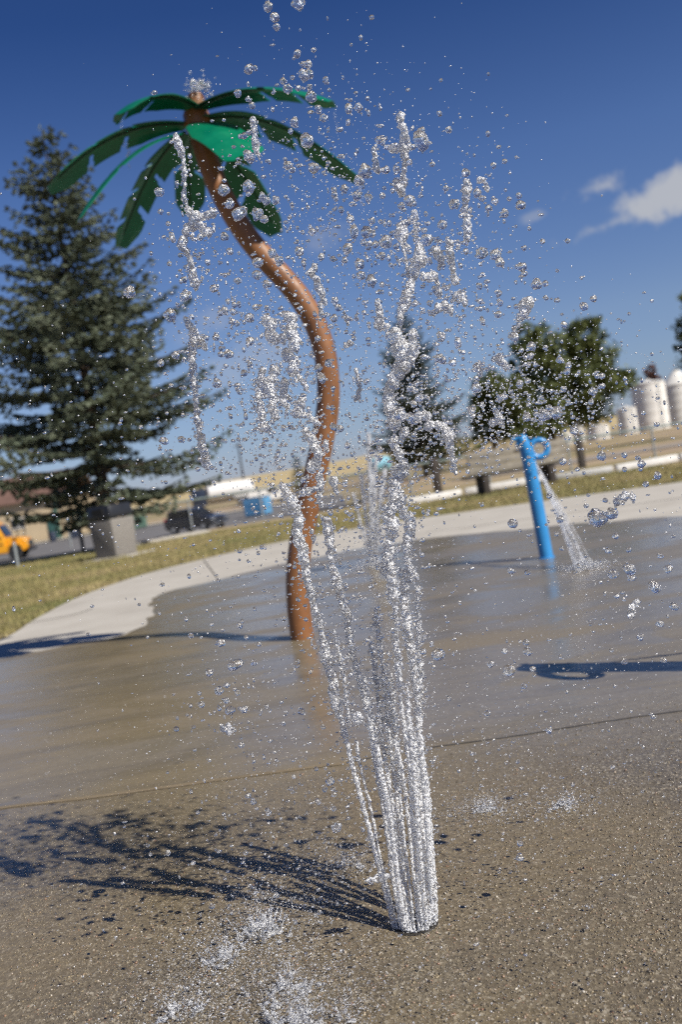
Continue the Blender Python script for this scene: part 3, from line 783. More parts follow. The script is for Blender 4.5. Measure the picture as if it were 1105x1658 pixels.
# --- tanker trailer with a dark tractor cab
tp_ = atY(358, 792, 132)
trk = empty("tanker_lorry", (tp_.x, 132, gz(tp_.x, 132) + .05), rad(4)); tag(trk, "white tanker lorry with dark front on the far road", "lorry")
ZT = 0.9
MB().tube([(-2.0, 0, ZT + 1.25), (-1.9, 0, ZT + 1.25), (-1.6, 0, ZT + 1.25), (4.0, 0, ZT + 1.15), (4.25, 0, ZT + 1.13), (4.35, 0, ZT + 1.13)], [0.3, .9, 1.22, 1.18, .85, .25], 28).build("tank", m_white, trk)
MB().rbox((1.0, 0, ZT - .05), (6.4, 1.0, 0.22), 0.03).build("chassis", m_black, trk)
mb = MB(); mb.rbox((-3.0, 0, 1.75), (1.9, 2.3, 2.3), 0.15); mb.build("cab", m_navy, trk)
MB().rbox((-3.96, 0, 2.2), (0.06, 2.0, 0.8), 0.02).build("windscreen", m_glass_dark, trk)
for x in (-3.2, 2.4, 3.6):
    for s_ in (-1, 1):
        T, R_ = MB(), MB(); wheel(T, R_, (x, s_ * 1.0, 0.5), 0.5, 0.3); t_ = T.build("wheel", m_rubber, trk); R_.build("rim", m_chrome, t_)
mb = MB(); mb.rbox((3.0, -1.0, 1.08), (2.9, 0.5, 0.12), 0.03); mb.build("mudguard", m_white, trk)

# --- white van half hidden by the blue skip
vp = atY(432, 793, 118); van = empty("white_van", (vp.x, 118, gz(vp.x, 118)), rad(8)); tag(van, "low white van parked behind the blue skip", "van")
MB().prism([(-2.4, .4), (-2.4, 1.7), (-2.2, 1.95), (0.9, 1.95), (1.7, 1.25), (2.4, 1.05), (2.45, .4)], -.95, .95).build("body", m_white, van, bevel=0.08)
for s_ in (-1, 1):
    MB().prism([(0.0, 1.25), (0.0, 1.8), (.85, 1.8), (1.45, 1.25)], s_ * .955 - .01, s_ * .955 + .01).build("side_window", m_glass_dark, van)
    for x in (-1.5, 1.55):
        T, R_ = MB(), MB(); wheel(T, R_, (x, s_ * .82, .36), .36, .25); t_ = T.build("wheel", m_rubber, van); R_.build("rim", m_chrome, t_)

# --- skips
def skip(px, pyb, Y, w, h, d, mat, label, rz=0.2, side=None):
    p = atY(px, pyb, Y); r_ = empty("rubbish_skip", (p.x, Y, gz(p.x, Y)), rz); tag(r_, label, "skip")
    MB().prism([(-w / 2, 0.12), (-w / 2 - .05, h * .9), (-w / 2 + .1, h), (w / 2 - .1, h), (w / 2 + .05, h * .9), (w / 2, 0.12)], -d / 2, d / 2).build("body", mat, r_, bevel=0.03)
    mb = MB()
    for k in range(5): mb.box((-w / 2 + w * (k + .5) / 5, -d / 2 - .03, h * .5), (.08, .06, h * .72))
    mb.build("ribs", mat, r_)
    MB().rbox((0, 0, h + .03), (w * .98, d * .98, .06), .02).build("lid", m_black if side is None else side, r_)
    for s_ in (-1, 1): MB().rbox((s_ * (w / 2 + .03), 0, h * .5), (.12, d * .5, .14), .02).build("lifting_sleeve", mat, r_)
    mb = MB()
    for sx in (-1, 1):
        for sy in (-1, 1): mb.tube([(sx * w * .42, sy * d * .4 - .04, .07), (sx * w * .42, sy * d * .4 + .04, .07)], .07, 12)
    mb.build("castors", m_rubber, r_)
skip(420, 836, 82, 1.9, 1.55, 1.3, m_binblue, "bright blue rubbish skip at the car park edge", rad(-22), m_navy)
skip(222, 853, 100, 1.9, 1.75, 1.4, m_bingreen, "faded green rubbish skip behind the litter bin", 0.1, m_bingreen)
# dark drums by the building
for i, (px, h) in enumerate(((66, 1.05), (98, 1.15), (107, .95))):
    p = ground_at(px, 103.0 + i * .3)
    o = MB().lathe([(0, 0), (.36, 0), (.36, h * .33), (.375, h * .35), (.36, h * .37), (.36, h * .66), (.375, h * .68), (.36, h * .7), (.36, h), (.33, h), (.33, h - .04), (0, h - .04)], n=20).build("waste_drum", m_navy, None, loc=tuple(p + Vector((0, 0, .02))))
    tag(o, ["dark waste drum left of the green door", "dark waste drum just right of the green door", "shorter dark waste drum at the far end of the wall"][i], "drum", "dark drums along the tan building")

# --- tan building
g0 = atY(-140, 860, 110); g1 = atY(124, 860, 110)
bl_ = empty("tan_building", (g0.x, 108.8, -1.63), 0.0); tag(bl_, "long low tan building with a brown metal roof and green door", "building")
LW = g1.x - g0.x
wall = MB(); wall.box((LW / 2, 6, 2.2), (LW, 12, 4.4)); wall.build("wall", m_tan, bl_)
rf = MB(); rf.add([(-.5, -.6, 4.42), (LW + .5, -.6, 4.42), (LW + .5, 6, 7.4), (-.5, 6, 7.4), (LW + .5, 12.6, 4.42), (-.5, 12.6, 4.42), (-.5, -.6, 4.6), (LW + .5, -.6, 4.6), (LW + .5, 6, 7.58), (-.5, 6, 7.58), (LW + .5, 12.6, 4.6), (-.5, 12.6, 4.6)],
       [(0, 1, 2, 3), (3, 2, 4, 5), (6, 9, 8, 7), (9, 11, 10, 8), (0, 6, 7, 1), (5, 4, 10, 11), (1, 7, 8, 2), (2, 8, 10, 4), (0, 3, 9, 6), (3, 5, 11, 9)]); rf.build("roof", m_redroof, bl_, smooth=False)
dx = atY(86, 855, 108.8).x - g0.x
d_ = MB().rbox((dx, -0.04, 1.2), (1.15, 0.12, 2.4), .02).build("door", m_doorgreen, bl_)
MB().tube([(dx + .42, -.13, 1.1), (dx + .42, -.13, 1.25)], .03, 8).build("handle", m_chrome, d_)
for px in (30, -40, -90):
    wx = atY(px, 855, 108.8).x - g0.x
    w_ = MB().rbox((wx, -0.02, 2.3), (1.5, 0.08, 1.0), .02).build("window", m_glass_dark, bl_)
    fr = MB(); fr.box((wx, -.05, 2.83), (1.64, .1, .08)); fr.box((wx, -.05, 1.77), (1.64, .1, .08)); fr.box((wx, -.05, 2.3), (.06, .1, .98)); fr.build("frame", m_white, w_)
MB().box((LW - 1.6, -0.03, 2.2), (.5, .08, 4.36)).build("downpipe", m_bingreen, bl_)

# --- utility pole
up = ground_at(392, 150); pole = empty("utility_pole", tuple(up)); tag(pole, "thin dark wooden utility pole behind the white tanker lorry", "pole")
hp = atY(388, 716, 150).z - up.z
MB().tube([(0, 0, -.3), (0, 0, hp)], [.17, .12], 10).build("pole", m_wood_dark, pole)
MB().rbox((0, -.14, hp - .5), (1.5, .12, .14), .01).build("crossarm", m_wood_dark, pole)
for x in (-.65, -.3, .3, .65): MB().lathe([(0, 0), (.05, 0), (.06, .06), (.04, .09), (.05, .13), (0, .14)], c=(x, -.14, hp - .43), n=10).build("insulator", m_white, pole)

# --- pale blue tank beyond the jets
bt = atY(617, 752, 84); btk = empty("blue_storage_tank", (bt.x, 84, gz(bt.x, 84)), 0.1); tag(btk, "pale blue round ended storage tank seen behind the water jets", "tank")
hz = bt.z - btk.location.z
MB().tube([(-.85, 0, hz), (-.78, 0, hz), (-.62, 0, hz), (.62, 0, hz), (.78, 0, hz), (.85, 0, hz)], [.2, .5, .66, .66, .5, .2], 24).build("tank", m_paleblue, btk)
MB().tube([(.3, -.62, hz - .1), (.3, -.70, hz - .1)], .14, 16).build("hatch", m_navy, btk)
for x in (-.5, .5): MB().rbox((x, 0, (hz - .6) / 2), (.16, .9, hz - .5), .02).build("cradle", m_wood_dark, btk)

# --- white tanks and silos on the right
def tank(pl, pr, ptop, pbot, Y, cone, label, name="storage_silo", mat=None):
    xm = (pl + pr) / 2; tp2 = atY((pl + pr) / 2 - 0.14 * (pbot - ptop) / 2, ptop, Y); bt2 = atY(xm, pbot, Y)
    r_ = pxw((pr - pl) * 0.93, Y) / 2; h = tp2.z - bt2.z
    t_ = empty(name, (bt2.x, Y, bt2.z)); tag(t_, label, "silo", "white silos beyond the fence")
    prof = [(0, -.6), (r_, -.6)]
    nb = max(3, int(h / 1.0))
    for k in range(nb):
        z0 = h * k / nb; z1 = h * (k + 1) / nb; prof += [(r_, z0 + .02), (r_ * 1.006, z0 + .05), (r_, z0 + .08), (r_, z1)]
    MB().lathe(prof + [(0, h)], n=40).build("shell", mat or m_tank, t_)
    MB().lathe([(0, h - .02), (r_ * 1.03, h - .02), (r_ * 1.03, h + .04), (r_ * .15, h + cone), (r_ * .15, h + cone + .15), (0, h + cone + .16)], n=40).build("roof", mat or m_tank, t_)
    lad = MB()
    for s_ in (-.2, .2): lad.tube([(s_ + r_ * .3, -r_ * .99, 0), (s_ + r_ * .3, -r_ * .99, h)], .025, 6)
    z = .3
    while z < h: lad.tube([(-.2 + r_ * .3, -r_ * .99, z), (.2 + r_ * .3, -r_ * .99, z)], .015, 5); z += .3
    lad.build("ladder", m_metal, t_)
tank(1031, 1089, 620, 698, 120, .35, "tallest stout white silo with a low lid and reddish tree behind")
tank(1080, 1135, 622, 688, 128, 1.9, "white silo with a pointed conical roof at the right edge")
tank(1004, 1037, 661, 705, 116, .2, "medium white silo just left of the tallest one")
tank(953, 991, 690, 717, 112, .2, "broad low white silo under the leafy trees")
tank(934, 950, 679, 720, 108, .2, "slim white silo behind the dark wooden post")
tank(908, 931, 702, 726, 114, .2, "small white silo half hidden by the bench back")

# ================================================================== TREES
def quads_to_obj(name, V, n, mat, parent):
    F_ = np.arange(n * 4, dtype=np.int32).reshape(n, 4); me = npmesh(name, V, F_); me.materials.append(mat)
    o = bpy.data.objects.new(name, me); COL.objects.link(o); o.parent = parent; return o


def spruce(base, H, Rm, seed, mat, label, dens=1.0, zlow=0.9, lean=0.0):
    r = np.random.default_rng(seed); t = empty("spruce_tree", tuple(base)); tag(t, label, "tree", "spruce trees")
    MB().tube([(0, 0, -.1), (0, 0, .4), (.03, 0, H * .4), (0, .02, H * .75), (0, 0, H * .99)], [.26 * H / 12, .2 * H / 12, .13 * H / 12, .06 * H / 12, .012], 12).build("trunk", m_bark, t)
    Q = []; br = MB()
    z = zlow
    while z < H - .12:
        u = (z - zlow) / (H - zlow)
        L0 = Rm * ((1 - u) ** 0.83) * (0.50 + 0.50 * min(1, u / .15)) + 0.10
        nb = int(r.integers(6, 9)) if u < .85 else 5
        ph = r.uniform(0, 6.28); wf = r.uniform(.84, 1.12)
        for b in range(nb):
            if r.random() < 0.07: continue
            az = ph + 2 * math.pi * b / nb + r.normal(0, .22); L = L0 * r.uniform(.52, 1.22) * wf
            zz = z + r.normal(0, .1); dirh = np.array([math.cos(az), math.sin(az), 0.]); sideh = np.array([-math.sin(az), math.cos(az), 0.])
            rise = (0.55 - 0.75 * (1 - u)) * 0.55 + r.normal(0, .05); tipup = .20 + .10 * r.random()
            ns = max(3, int(L / .16))
            pts = []
            for i in range(ns + 1):
                s = i / ns; pts.append(dirh * L * s + np.array([0, 0, zz + L * (rise * s + tipup * s ** 3 * .8 - .10 * s)]) + sideh * 0.07 * L * math.sin(s * 3 + b))
            if L > .5: br.tube([tuple(p) for p in pts[::max(1, ns // 4)]], [max(.006, .028 * L / 3 * (1 - k / 6)) for k in range(len(pts[::max(1, ns // 4)]))], 5, cap=False)
            for i in range(1, ns + 1):
                s = i / ns
                if s < .12 and L > 1: continue
                wd = L * .31 * (1 - s) ** .7 * min(1, s * 3.5) + .10
                tan = pts[i] - pts[i - 1]; tan /= np.linalg.norm(tan) + 1e-9
                for sd_ in (-1, 1):
                    nk = max(1, int(wd / .13))
                    for k in range(nk):
                        q = (k + r.random()) / nk
                        c = pts[i] + sideh * sd_ * wd * q + dirh * wd * q * .55 + np.array([0, 0, -.16 * wd * q - .05 * r.random()]) + r.normal(0, .035, 3)
                        d = sideh * sd_ * .8 + dirh * .75 + np.array([0, 0, -.12]) + r.normal(0, .22, 3); d /= np.linalg.norm(d)
                        Q.append((c, d, r.uniform(.11, .21) * (H / 12) ** .5, .042 + .03 * r.random()))
                Q.append((pts[i], tan + r.normal(0, .1, 3), .15, .045))
        z += (0.27 - .10 * u) * (H / 12) ** .5 / dens
    for k in range(14): Q.append((np.array([0, 0, H - .6 + k * .05]) + r.normal(0, .03, 3), np.array([r.normal(0, .35), r.normal(0, .35), 1.]), .14, .03))
    n = len(Q); C_ = np.array([q[0] for q in Q]); D = np.array([q[1] for q in Q]); D /= np.linalg.norm(D, axis=1, keepdims=True)
    Ln = np.array([q[2] for q in Q])[:, None]; Wn = np.array([q[3] for q in Q])[:, None]
    up = r.normal(0, .55, (n, 3)) + np.array([0, 0, 1.]); S = np.cross(D, up); S /= np.linalg.norm(S, axis=1, keepdims=True) + 1e-9
    V = np.stack([C_ - D * Ln * .5, C_ + S * Wn - D * Ln * .05, C_ + D * Ln * .75, C_ - S * Wn - D * Ln * .05], 1).reshape(-1, 3)
    S2 = np.cross(D, S)
    V2 = np.stack([C_ - D * Ln * .5, C_ + S2 * Wn, C_ + D * Ln * .7, C_ - S2 * Wn], 1).reshape(-1, 3)
    quads_to_obj("crown", np.concatenate([V, V2]), 2 * n, mat, t)
    br.build("branches", m_bark, t); return n


def broadleaf(base, H, crown, seed, mat, label, nleaf=9000, leaf=.2, group="leafy trees beyond the fence", zc=None):
    """crown: list of (dx, dz, r) lobes in metres around the trunk"""
    r = np.random.default_rng(seed); t = empty("broadleaf_tree", tuple(base)); tag(t, label, "tree", group)
    tr = MB(); tr.tube([(0, 0, -.2), (0, 0, H * .12), (.05, 0, H * .3), (.0, 0, H * .5)], [.035 * H, .024 * H, .02 * H, .012 * H], 10)
    lobes = []
    for dx, dz, rr in crown:
        dy = r.normal(0, .35) * rr; lobes.append((np.array([dx, dy, dz]), rr))
        tr.tube([(0, 0, H * .2), (dx * .35, dy * .3, H * .2 + (dz - H * .2) * .45), (dx * .9, dy * .9, dz)], [.013 * H, .009 * H, .003 * H], 7)
    tr.build("trunk", m_bark, t)
    tot = sum(l[1] ** 2 for l in lobes); Vs = []
    for c, rr in lobes:
        nn = int(nleaf * rr ** 2 / tot); ncl = max(6, int(nn / 60))
        d = r.normal(0, 1, (ncl, 3)); d /= np.linalg.norm(d, axis=1, keepdims=True)
        cl = c + d * rr * (r.uniform(.25, 1, (ncl, 1)) ** .5) * np.array([1, 1, .85])
        idx = r.integers(0, ncl, nn)
        p = cl[idx] + r.normal(0, 1, (nn, 3)) * rr * .145
        a = r.normal(0, 1, (nn, 3)); a /= np.linalg.norm(a, axis=1, keepdims=True); b = np.cross(a, r.normal(0, 1, (nn, 3))); b /= np.linalg.norm(b, axis=1, keepdims=True)
        s = leaf * r.uniform(.6, 1.3, (nn, 1))
        Vs.append(np.stack([p - a * s * .6, p + b * s * .38, p + a * s * .6, p - b * s * .38], 1).reshape(-1, 3))
    V = np.concatenate(Vs); quads_to_obj("crown", V, len(V) // 4, mat, t)


sb = at(184, 893, -0.05); SD = 28.5
sbx = atY(183, 886, SD); spruce((sbx.x, SD, -.05), atY(75, 207, SD).z + .05, 4.5, 3, m_spruce, "big blue green spruce towering behind the litter bin", .76, 1.05)
sbx = atY(686, 738, 68); zb = gz(sbx.x, 68); spruce((sbx.x, 68, zb), atY(650, 500, 68).z - zb, 4.0, 11, m_spruce_dark, "smaller dark spruce behind the water between palm and leafy trees", .85, .8)
sbx = atY(487, 790, 130); zb = gz(sbx.x, 130); spruce((sbx.x, 130, zb), atY(480, 738, 130).z - zb, 1.5, 12, m_spruce_dark, "small distant spruce peeping out left of the palm trunk", .6, .4)


def px_lobes(base, Y, L):
    out = []
    for x, y, r_ in L:
        p = atY(x, y, Y); out.append((p.x - base[0], p.z - base[2], pxw(r_, Y)))
    return out
b_ = ground_at(905, 78); b_.x += .0
broadleaf(tuple(b_), 8.5, px_lobes(b_, 78, [(852, 545, 30), (868, 588, 40), (905, 570, 42), (945, 545, 34), (962, 590, 44), (925, 630, 50), (880, 640, 46), (985, 620, 38), (1008, 618, 22), (960, 655, 38), (895, 685, 34), (835, 600, 20), (958, 528, 16)]), 5, m_leaf, "tall wide leafy tree beyond the fence behind the blue post", 22000, .28)
b_ = ground_at(805, 74)
broadleaf(tuple(b_), 6, px_lobes(b_, 74, [(795, 625, 26), (785, 665, 28), (825, 640, 32), (830, 685, 34), (790, 695, 24), (860, 690, 30)]), 6, m_leaf, "shorter bushy leafy tree on the left of the tall one", 12000, .26)
b_ = ground_at(1140, 66)
broadleaf(tuple(b_), 9, px_lobes(b_, 66, [(1122, 490, 28), (1126, 535, 36), (1140, 590, 40), (1150, 540, 50), (1165, 470, 40), (1108, 560, 14)]), 8, m_leaf, "leafy tree just reaching in at the right edge", 8000, .22)
b_ = ground_at(1062, 150)
broadleaf(tuple(b_), 8, px_lobes(b_, 150, [(1052, 600, 9), (1058, 608, 9), (1048, 606, 7), (1066, 612, 6), (1056, 592, 6)]), 9, m_leaf_red, "small reddish brown tree showing above the tallest silo", 2500, .25, "reddish tree")
# far hedge behind the middle spruce and silos
for i, (px, Y, h) in enumerate(((760, 160, 3.2), (720, 165, 2.8), (640, 150, 2.2))):
    b_ = ground_at(px, Y)
    broadleaf(tuple(b_), h, [(-1.6, h * .5, h * .42), (0, h * .6, h * .45), (1.7, h * .5, h * .4), (3.0, h * .42, h * .32), (-3, h * .4, h * .3)], 20 + i, m_leaf, ["far low bush left of the leafy trees", "far low bush behind the middle spruce", "far low bush behind the pale blue tank"][i], 1800, .25, "far bushes")
#@@WATER

# ================================================================== WATER
JY = 2.72
dg = None


rip = bpy.data.textures.new("water ripple", 'CLOUDS'); rip.noise_scale = 0.0065; rip.noise_depth = 1
rip2 = bpy.data.textures.new("water swell", 'CLOUDS'); rip2.noise_scale = 0.022; rip2.noise_depth = 2


def voxelise(mb, name, mat, vox, parent=None, smooth_it=0, ripple=1.0):
    me = bpy.data.meshes.new(name); me.from_pydata(mb.v, [], mb.f); me.update()
    tmp = bpy.data.objects.new(name, me); COL.objects.link(tmp)
    r_ = tmp.modifiers.new("r", 'REMESH'); r_.mode = 'VOXEL'; r_.voxel_size = vox
    if smooth_it:
        s_ = tmp.modifiers.new("s", 'SMOOTH'); s_.factor = .5; s_.iterations = smooth_it
    for tx, st_ in ((rip2, .007), (rip, .0042)):
        d_ = tmp.modifiers.new("d", 'DISPLACE'); d_.texture = tx; d_.strength = st_ * ripple; d_.mid_level = .5; d_.texture_coords = 'GLOBAL'
    d = bpy.context.evaluated_depsgraph_get()
    nm = bpy.data.meshes.new_from_object(tmp.evaluated_get(d))
    bpy.data.objects.remove(tmp); bpy.data.meshes.remove(me); nm.name = name
    nm.materials.clear(); nm.materials.append(mat)
    nm.polygons.foreach_set('use_smooth', [True] * len(nm.polygons))
    o = bpy.data.objects.new(name, nm); COL.objects.link(o)
    if parent is not None: o.parent = parent
    return o


SATS = []                                # fine droplets shed by the strands: (x, y, Y, r_px)


def blobs(mb, pts, Y0, Y1, jit=.26, lat=.42, step=.45, shed=.7):
    n = len(pts)
    for i in range(n - 1 if n > 1 else 1):
        x0, y0, r0 = pts[i]; x1, y1, r1 = pts[min(i + 1, n - 1)]
        L = math.hypot(x1 - x0, y1 - y0); m = max(1, int(L / max(1.0, step * (r0 + r1) / 2)))
        for k in range(m):
            t = (k + random.uniform(-.2, .2)) / m; rr = (r0 + (r1 - r0) * t)
            Yd = Y0 + (Y1 - Y0) * ((i + t) / max(1, n - 1)) + random.gauss(0, .006)
            x = x0 + (x1 - x0) * t + random.gauss(0, lat) * rr * .5; y = y0 + (y1 - y0) * t
            q = rr * random.uniform(1 - jit, 1 + jit) * .92
            p = atY(x, y, Yd); mb.ico(p, pxw(q, Yd), 2, (1, 1, random.uniform(.9, 1.6)))
            if rr > 3.5:                    # lumps on thick strands
                for _ in range(2):
                    a = random.uniform(0, 6.28); kk = random.uniform(.6, 1.35); p2 = atY(x + math.cos(a) * rr * kk, y + math.sin(a) * rr * kk, Yd + random.gauss(0, .005)); mb.ico(p2, pxw(rr * random.uniform(.12, .34), Yd), 2)
            while random.random() < shed:
                SATS.append((x + random.gauss(0, 3.2 * rr ** .7), y + random.gauss(0, 3.0 * rr ** .7), Yd + random.gauss(0, .03), min(4.2, .6 + random.expovariate(.75))))
                if random.random() < .45: break


o = voxelise(SPURT, "water_spurt", m_bubble, .006); tag(o, "irregular little spurt of water bubbling out of the palm's top", "water")

# --- the jets as they leave the nozzle
jet = empty("ground_fountain", (NC.x, NC.y, 0.0)); tag(jet, "fan of white water jets shooting up from the nozzle in the near concrete", "fountain")
JETS = [[(640, 1504), (626, 1450), (612, 1395), (590, 1310), (571, 1240), (560, 1190), (549, 1152)],
        [(645, 1507), (632, 1450), (618, 1395), (601, 1310), (584, 1240), (578, 1200)],
        [(652, 1509), (642, 1450), (634, 1395), (622, 1310), (610, 1240), (604, 1200), (596, 1150)],
        [(657, 1511), (648, 1450), (641, 1395), (630, 1310), (617, 1250), (612, 1205)],
        [(662, 1511), (655, 1450), (647, 1390), (636, 1300), (625, 1235)],
        [(667, 1511), (660, 1450), (653, 1390), (646, 1320), (641, 1270)],
        [(672, 1511), (666, 1450), (659, 1390), (652, 1330), (648, 1277)],
        [(680, 1508), (673, 1450), (668, 1390), (661, 1320), (650, 1240), (637, 1195)],
        [(685, 1507), (679, 1450), (674, 1390), (668, 1320), (664, 1250), (655, 1180), (648, 1115)],
        [(692, 1506), (687, 1450), (681, 1390), (676, 1320), (671, 1250), (664, 1180), (660, 1105)],
        [(697, 1503), (694, 1440), (688, 1380), (683, 1320), (678, 1250), (672, 1185)],
        [(702, 1499), (700, 1440), (696, 1380), (692, 1320), (686, 1250), (681, 1200), (676, 1130)],
        [(706, 1494), (704, 1440), (700, 1380), (696, 1330), (692, 1275), (686, 1240)]]
JRAD = [4.8, 2.8, 5.0, 5.6, 4.2, 3.4, 3.0, 3.4, 4.0, 5.2, 5.6, 6.2, 5.4]
for ji, (J, jr) in enumerate(zip(JETS, JRAD)):
    a = math.pi * (1 + (ji + .5) / 13.0); hole = Vector((NC.x + NR * .86 * math.cos(a), NC.y + NR * .86 * math.sin(a), .004))
    Y0 = hole.y; Y1 = JY + random.uniform(-.09, .10)
    P = smoothline([Vector((x, y, 0)) for x, y in J], 40); P = [hole] + [atY(p.x, p.y, Y0 + (Y1 - Y0) * i / len(P)) for i, p in enumerate(P)][3:]
    R_ = []; mb = MB(); ph = random.uniform(0, 50)
    for i, p in enumerate(P):
        t = i / len(P); wob = mnoise.noise((ph + i * .16, 0, 0)) * .22 + mnoise.noise((ph + i * .55, 4, 0)) * (.08 + .30 * t)
        R_.append(pxw(jr, p.y) * (.85 + wob) * (1 if t < .9 else max(.3, (1 - t) / .1)))
        if i > 2: P[i] = p + Vector((mnoise.noise((ph + i * .2, 7, 0)), mnoise.noise((ph + i * .2, 9, 0)), 0)) * .0045 * t
        if t > .35 and random.random() < .6 * t:
            q = P[i]; dd = pxw(jr, p.y) * .95; a = random.uniform(0, 6.28)
            mb.ico((q.x + math.cos(a) * dd, q.y + math.sin(a) * dd, q.z), pxw(random.uniform(.8, 2.2), p.y), 2)
        if random.random() < .5 * t: SATS.append((*([0, 0]), p, random.uniform(.5, 2.2), jr))
    mb.tube(P, R_, 12)
    o = voxelise(mb, "water_stream", m_jet, .0021, ripple=.45); o.parent = jet; o.matrix_parent_inverse = Matrix.Translation((-NC.x, -NC.y, 0))
SATS_ = SATS; SJ = [s for s in SATS if len(s) == 5 and isinstance(s[2], Vector)]; SATS = []

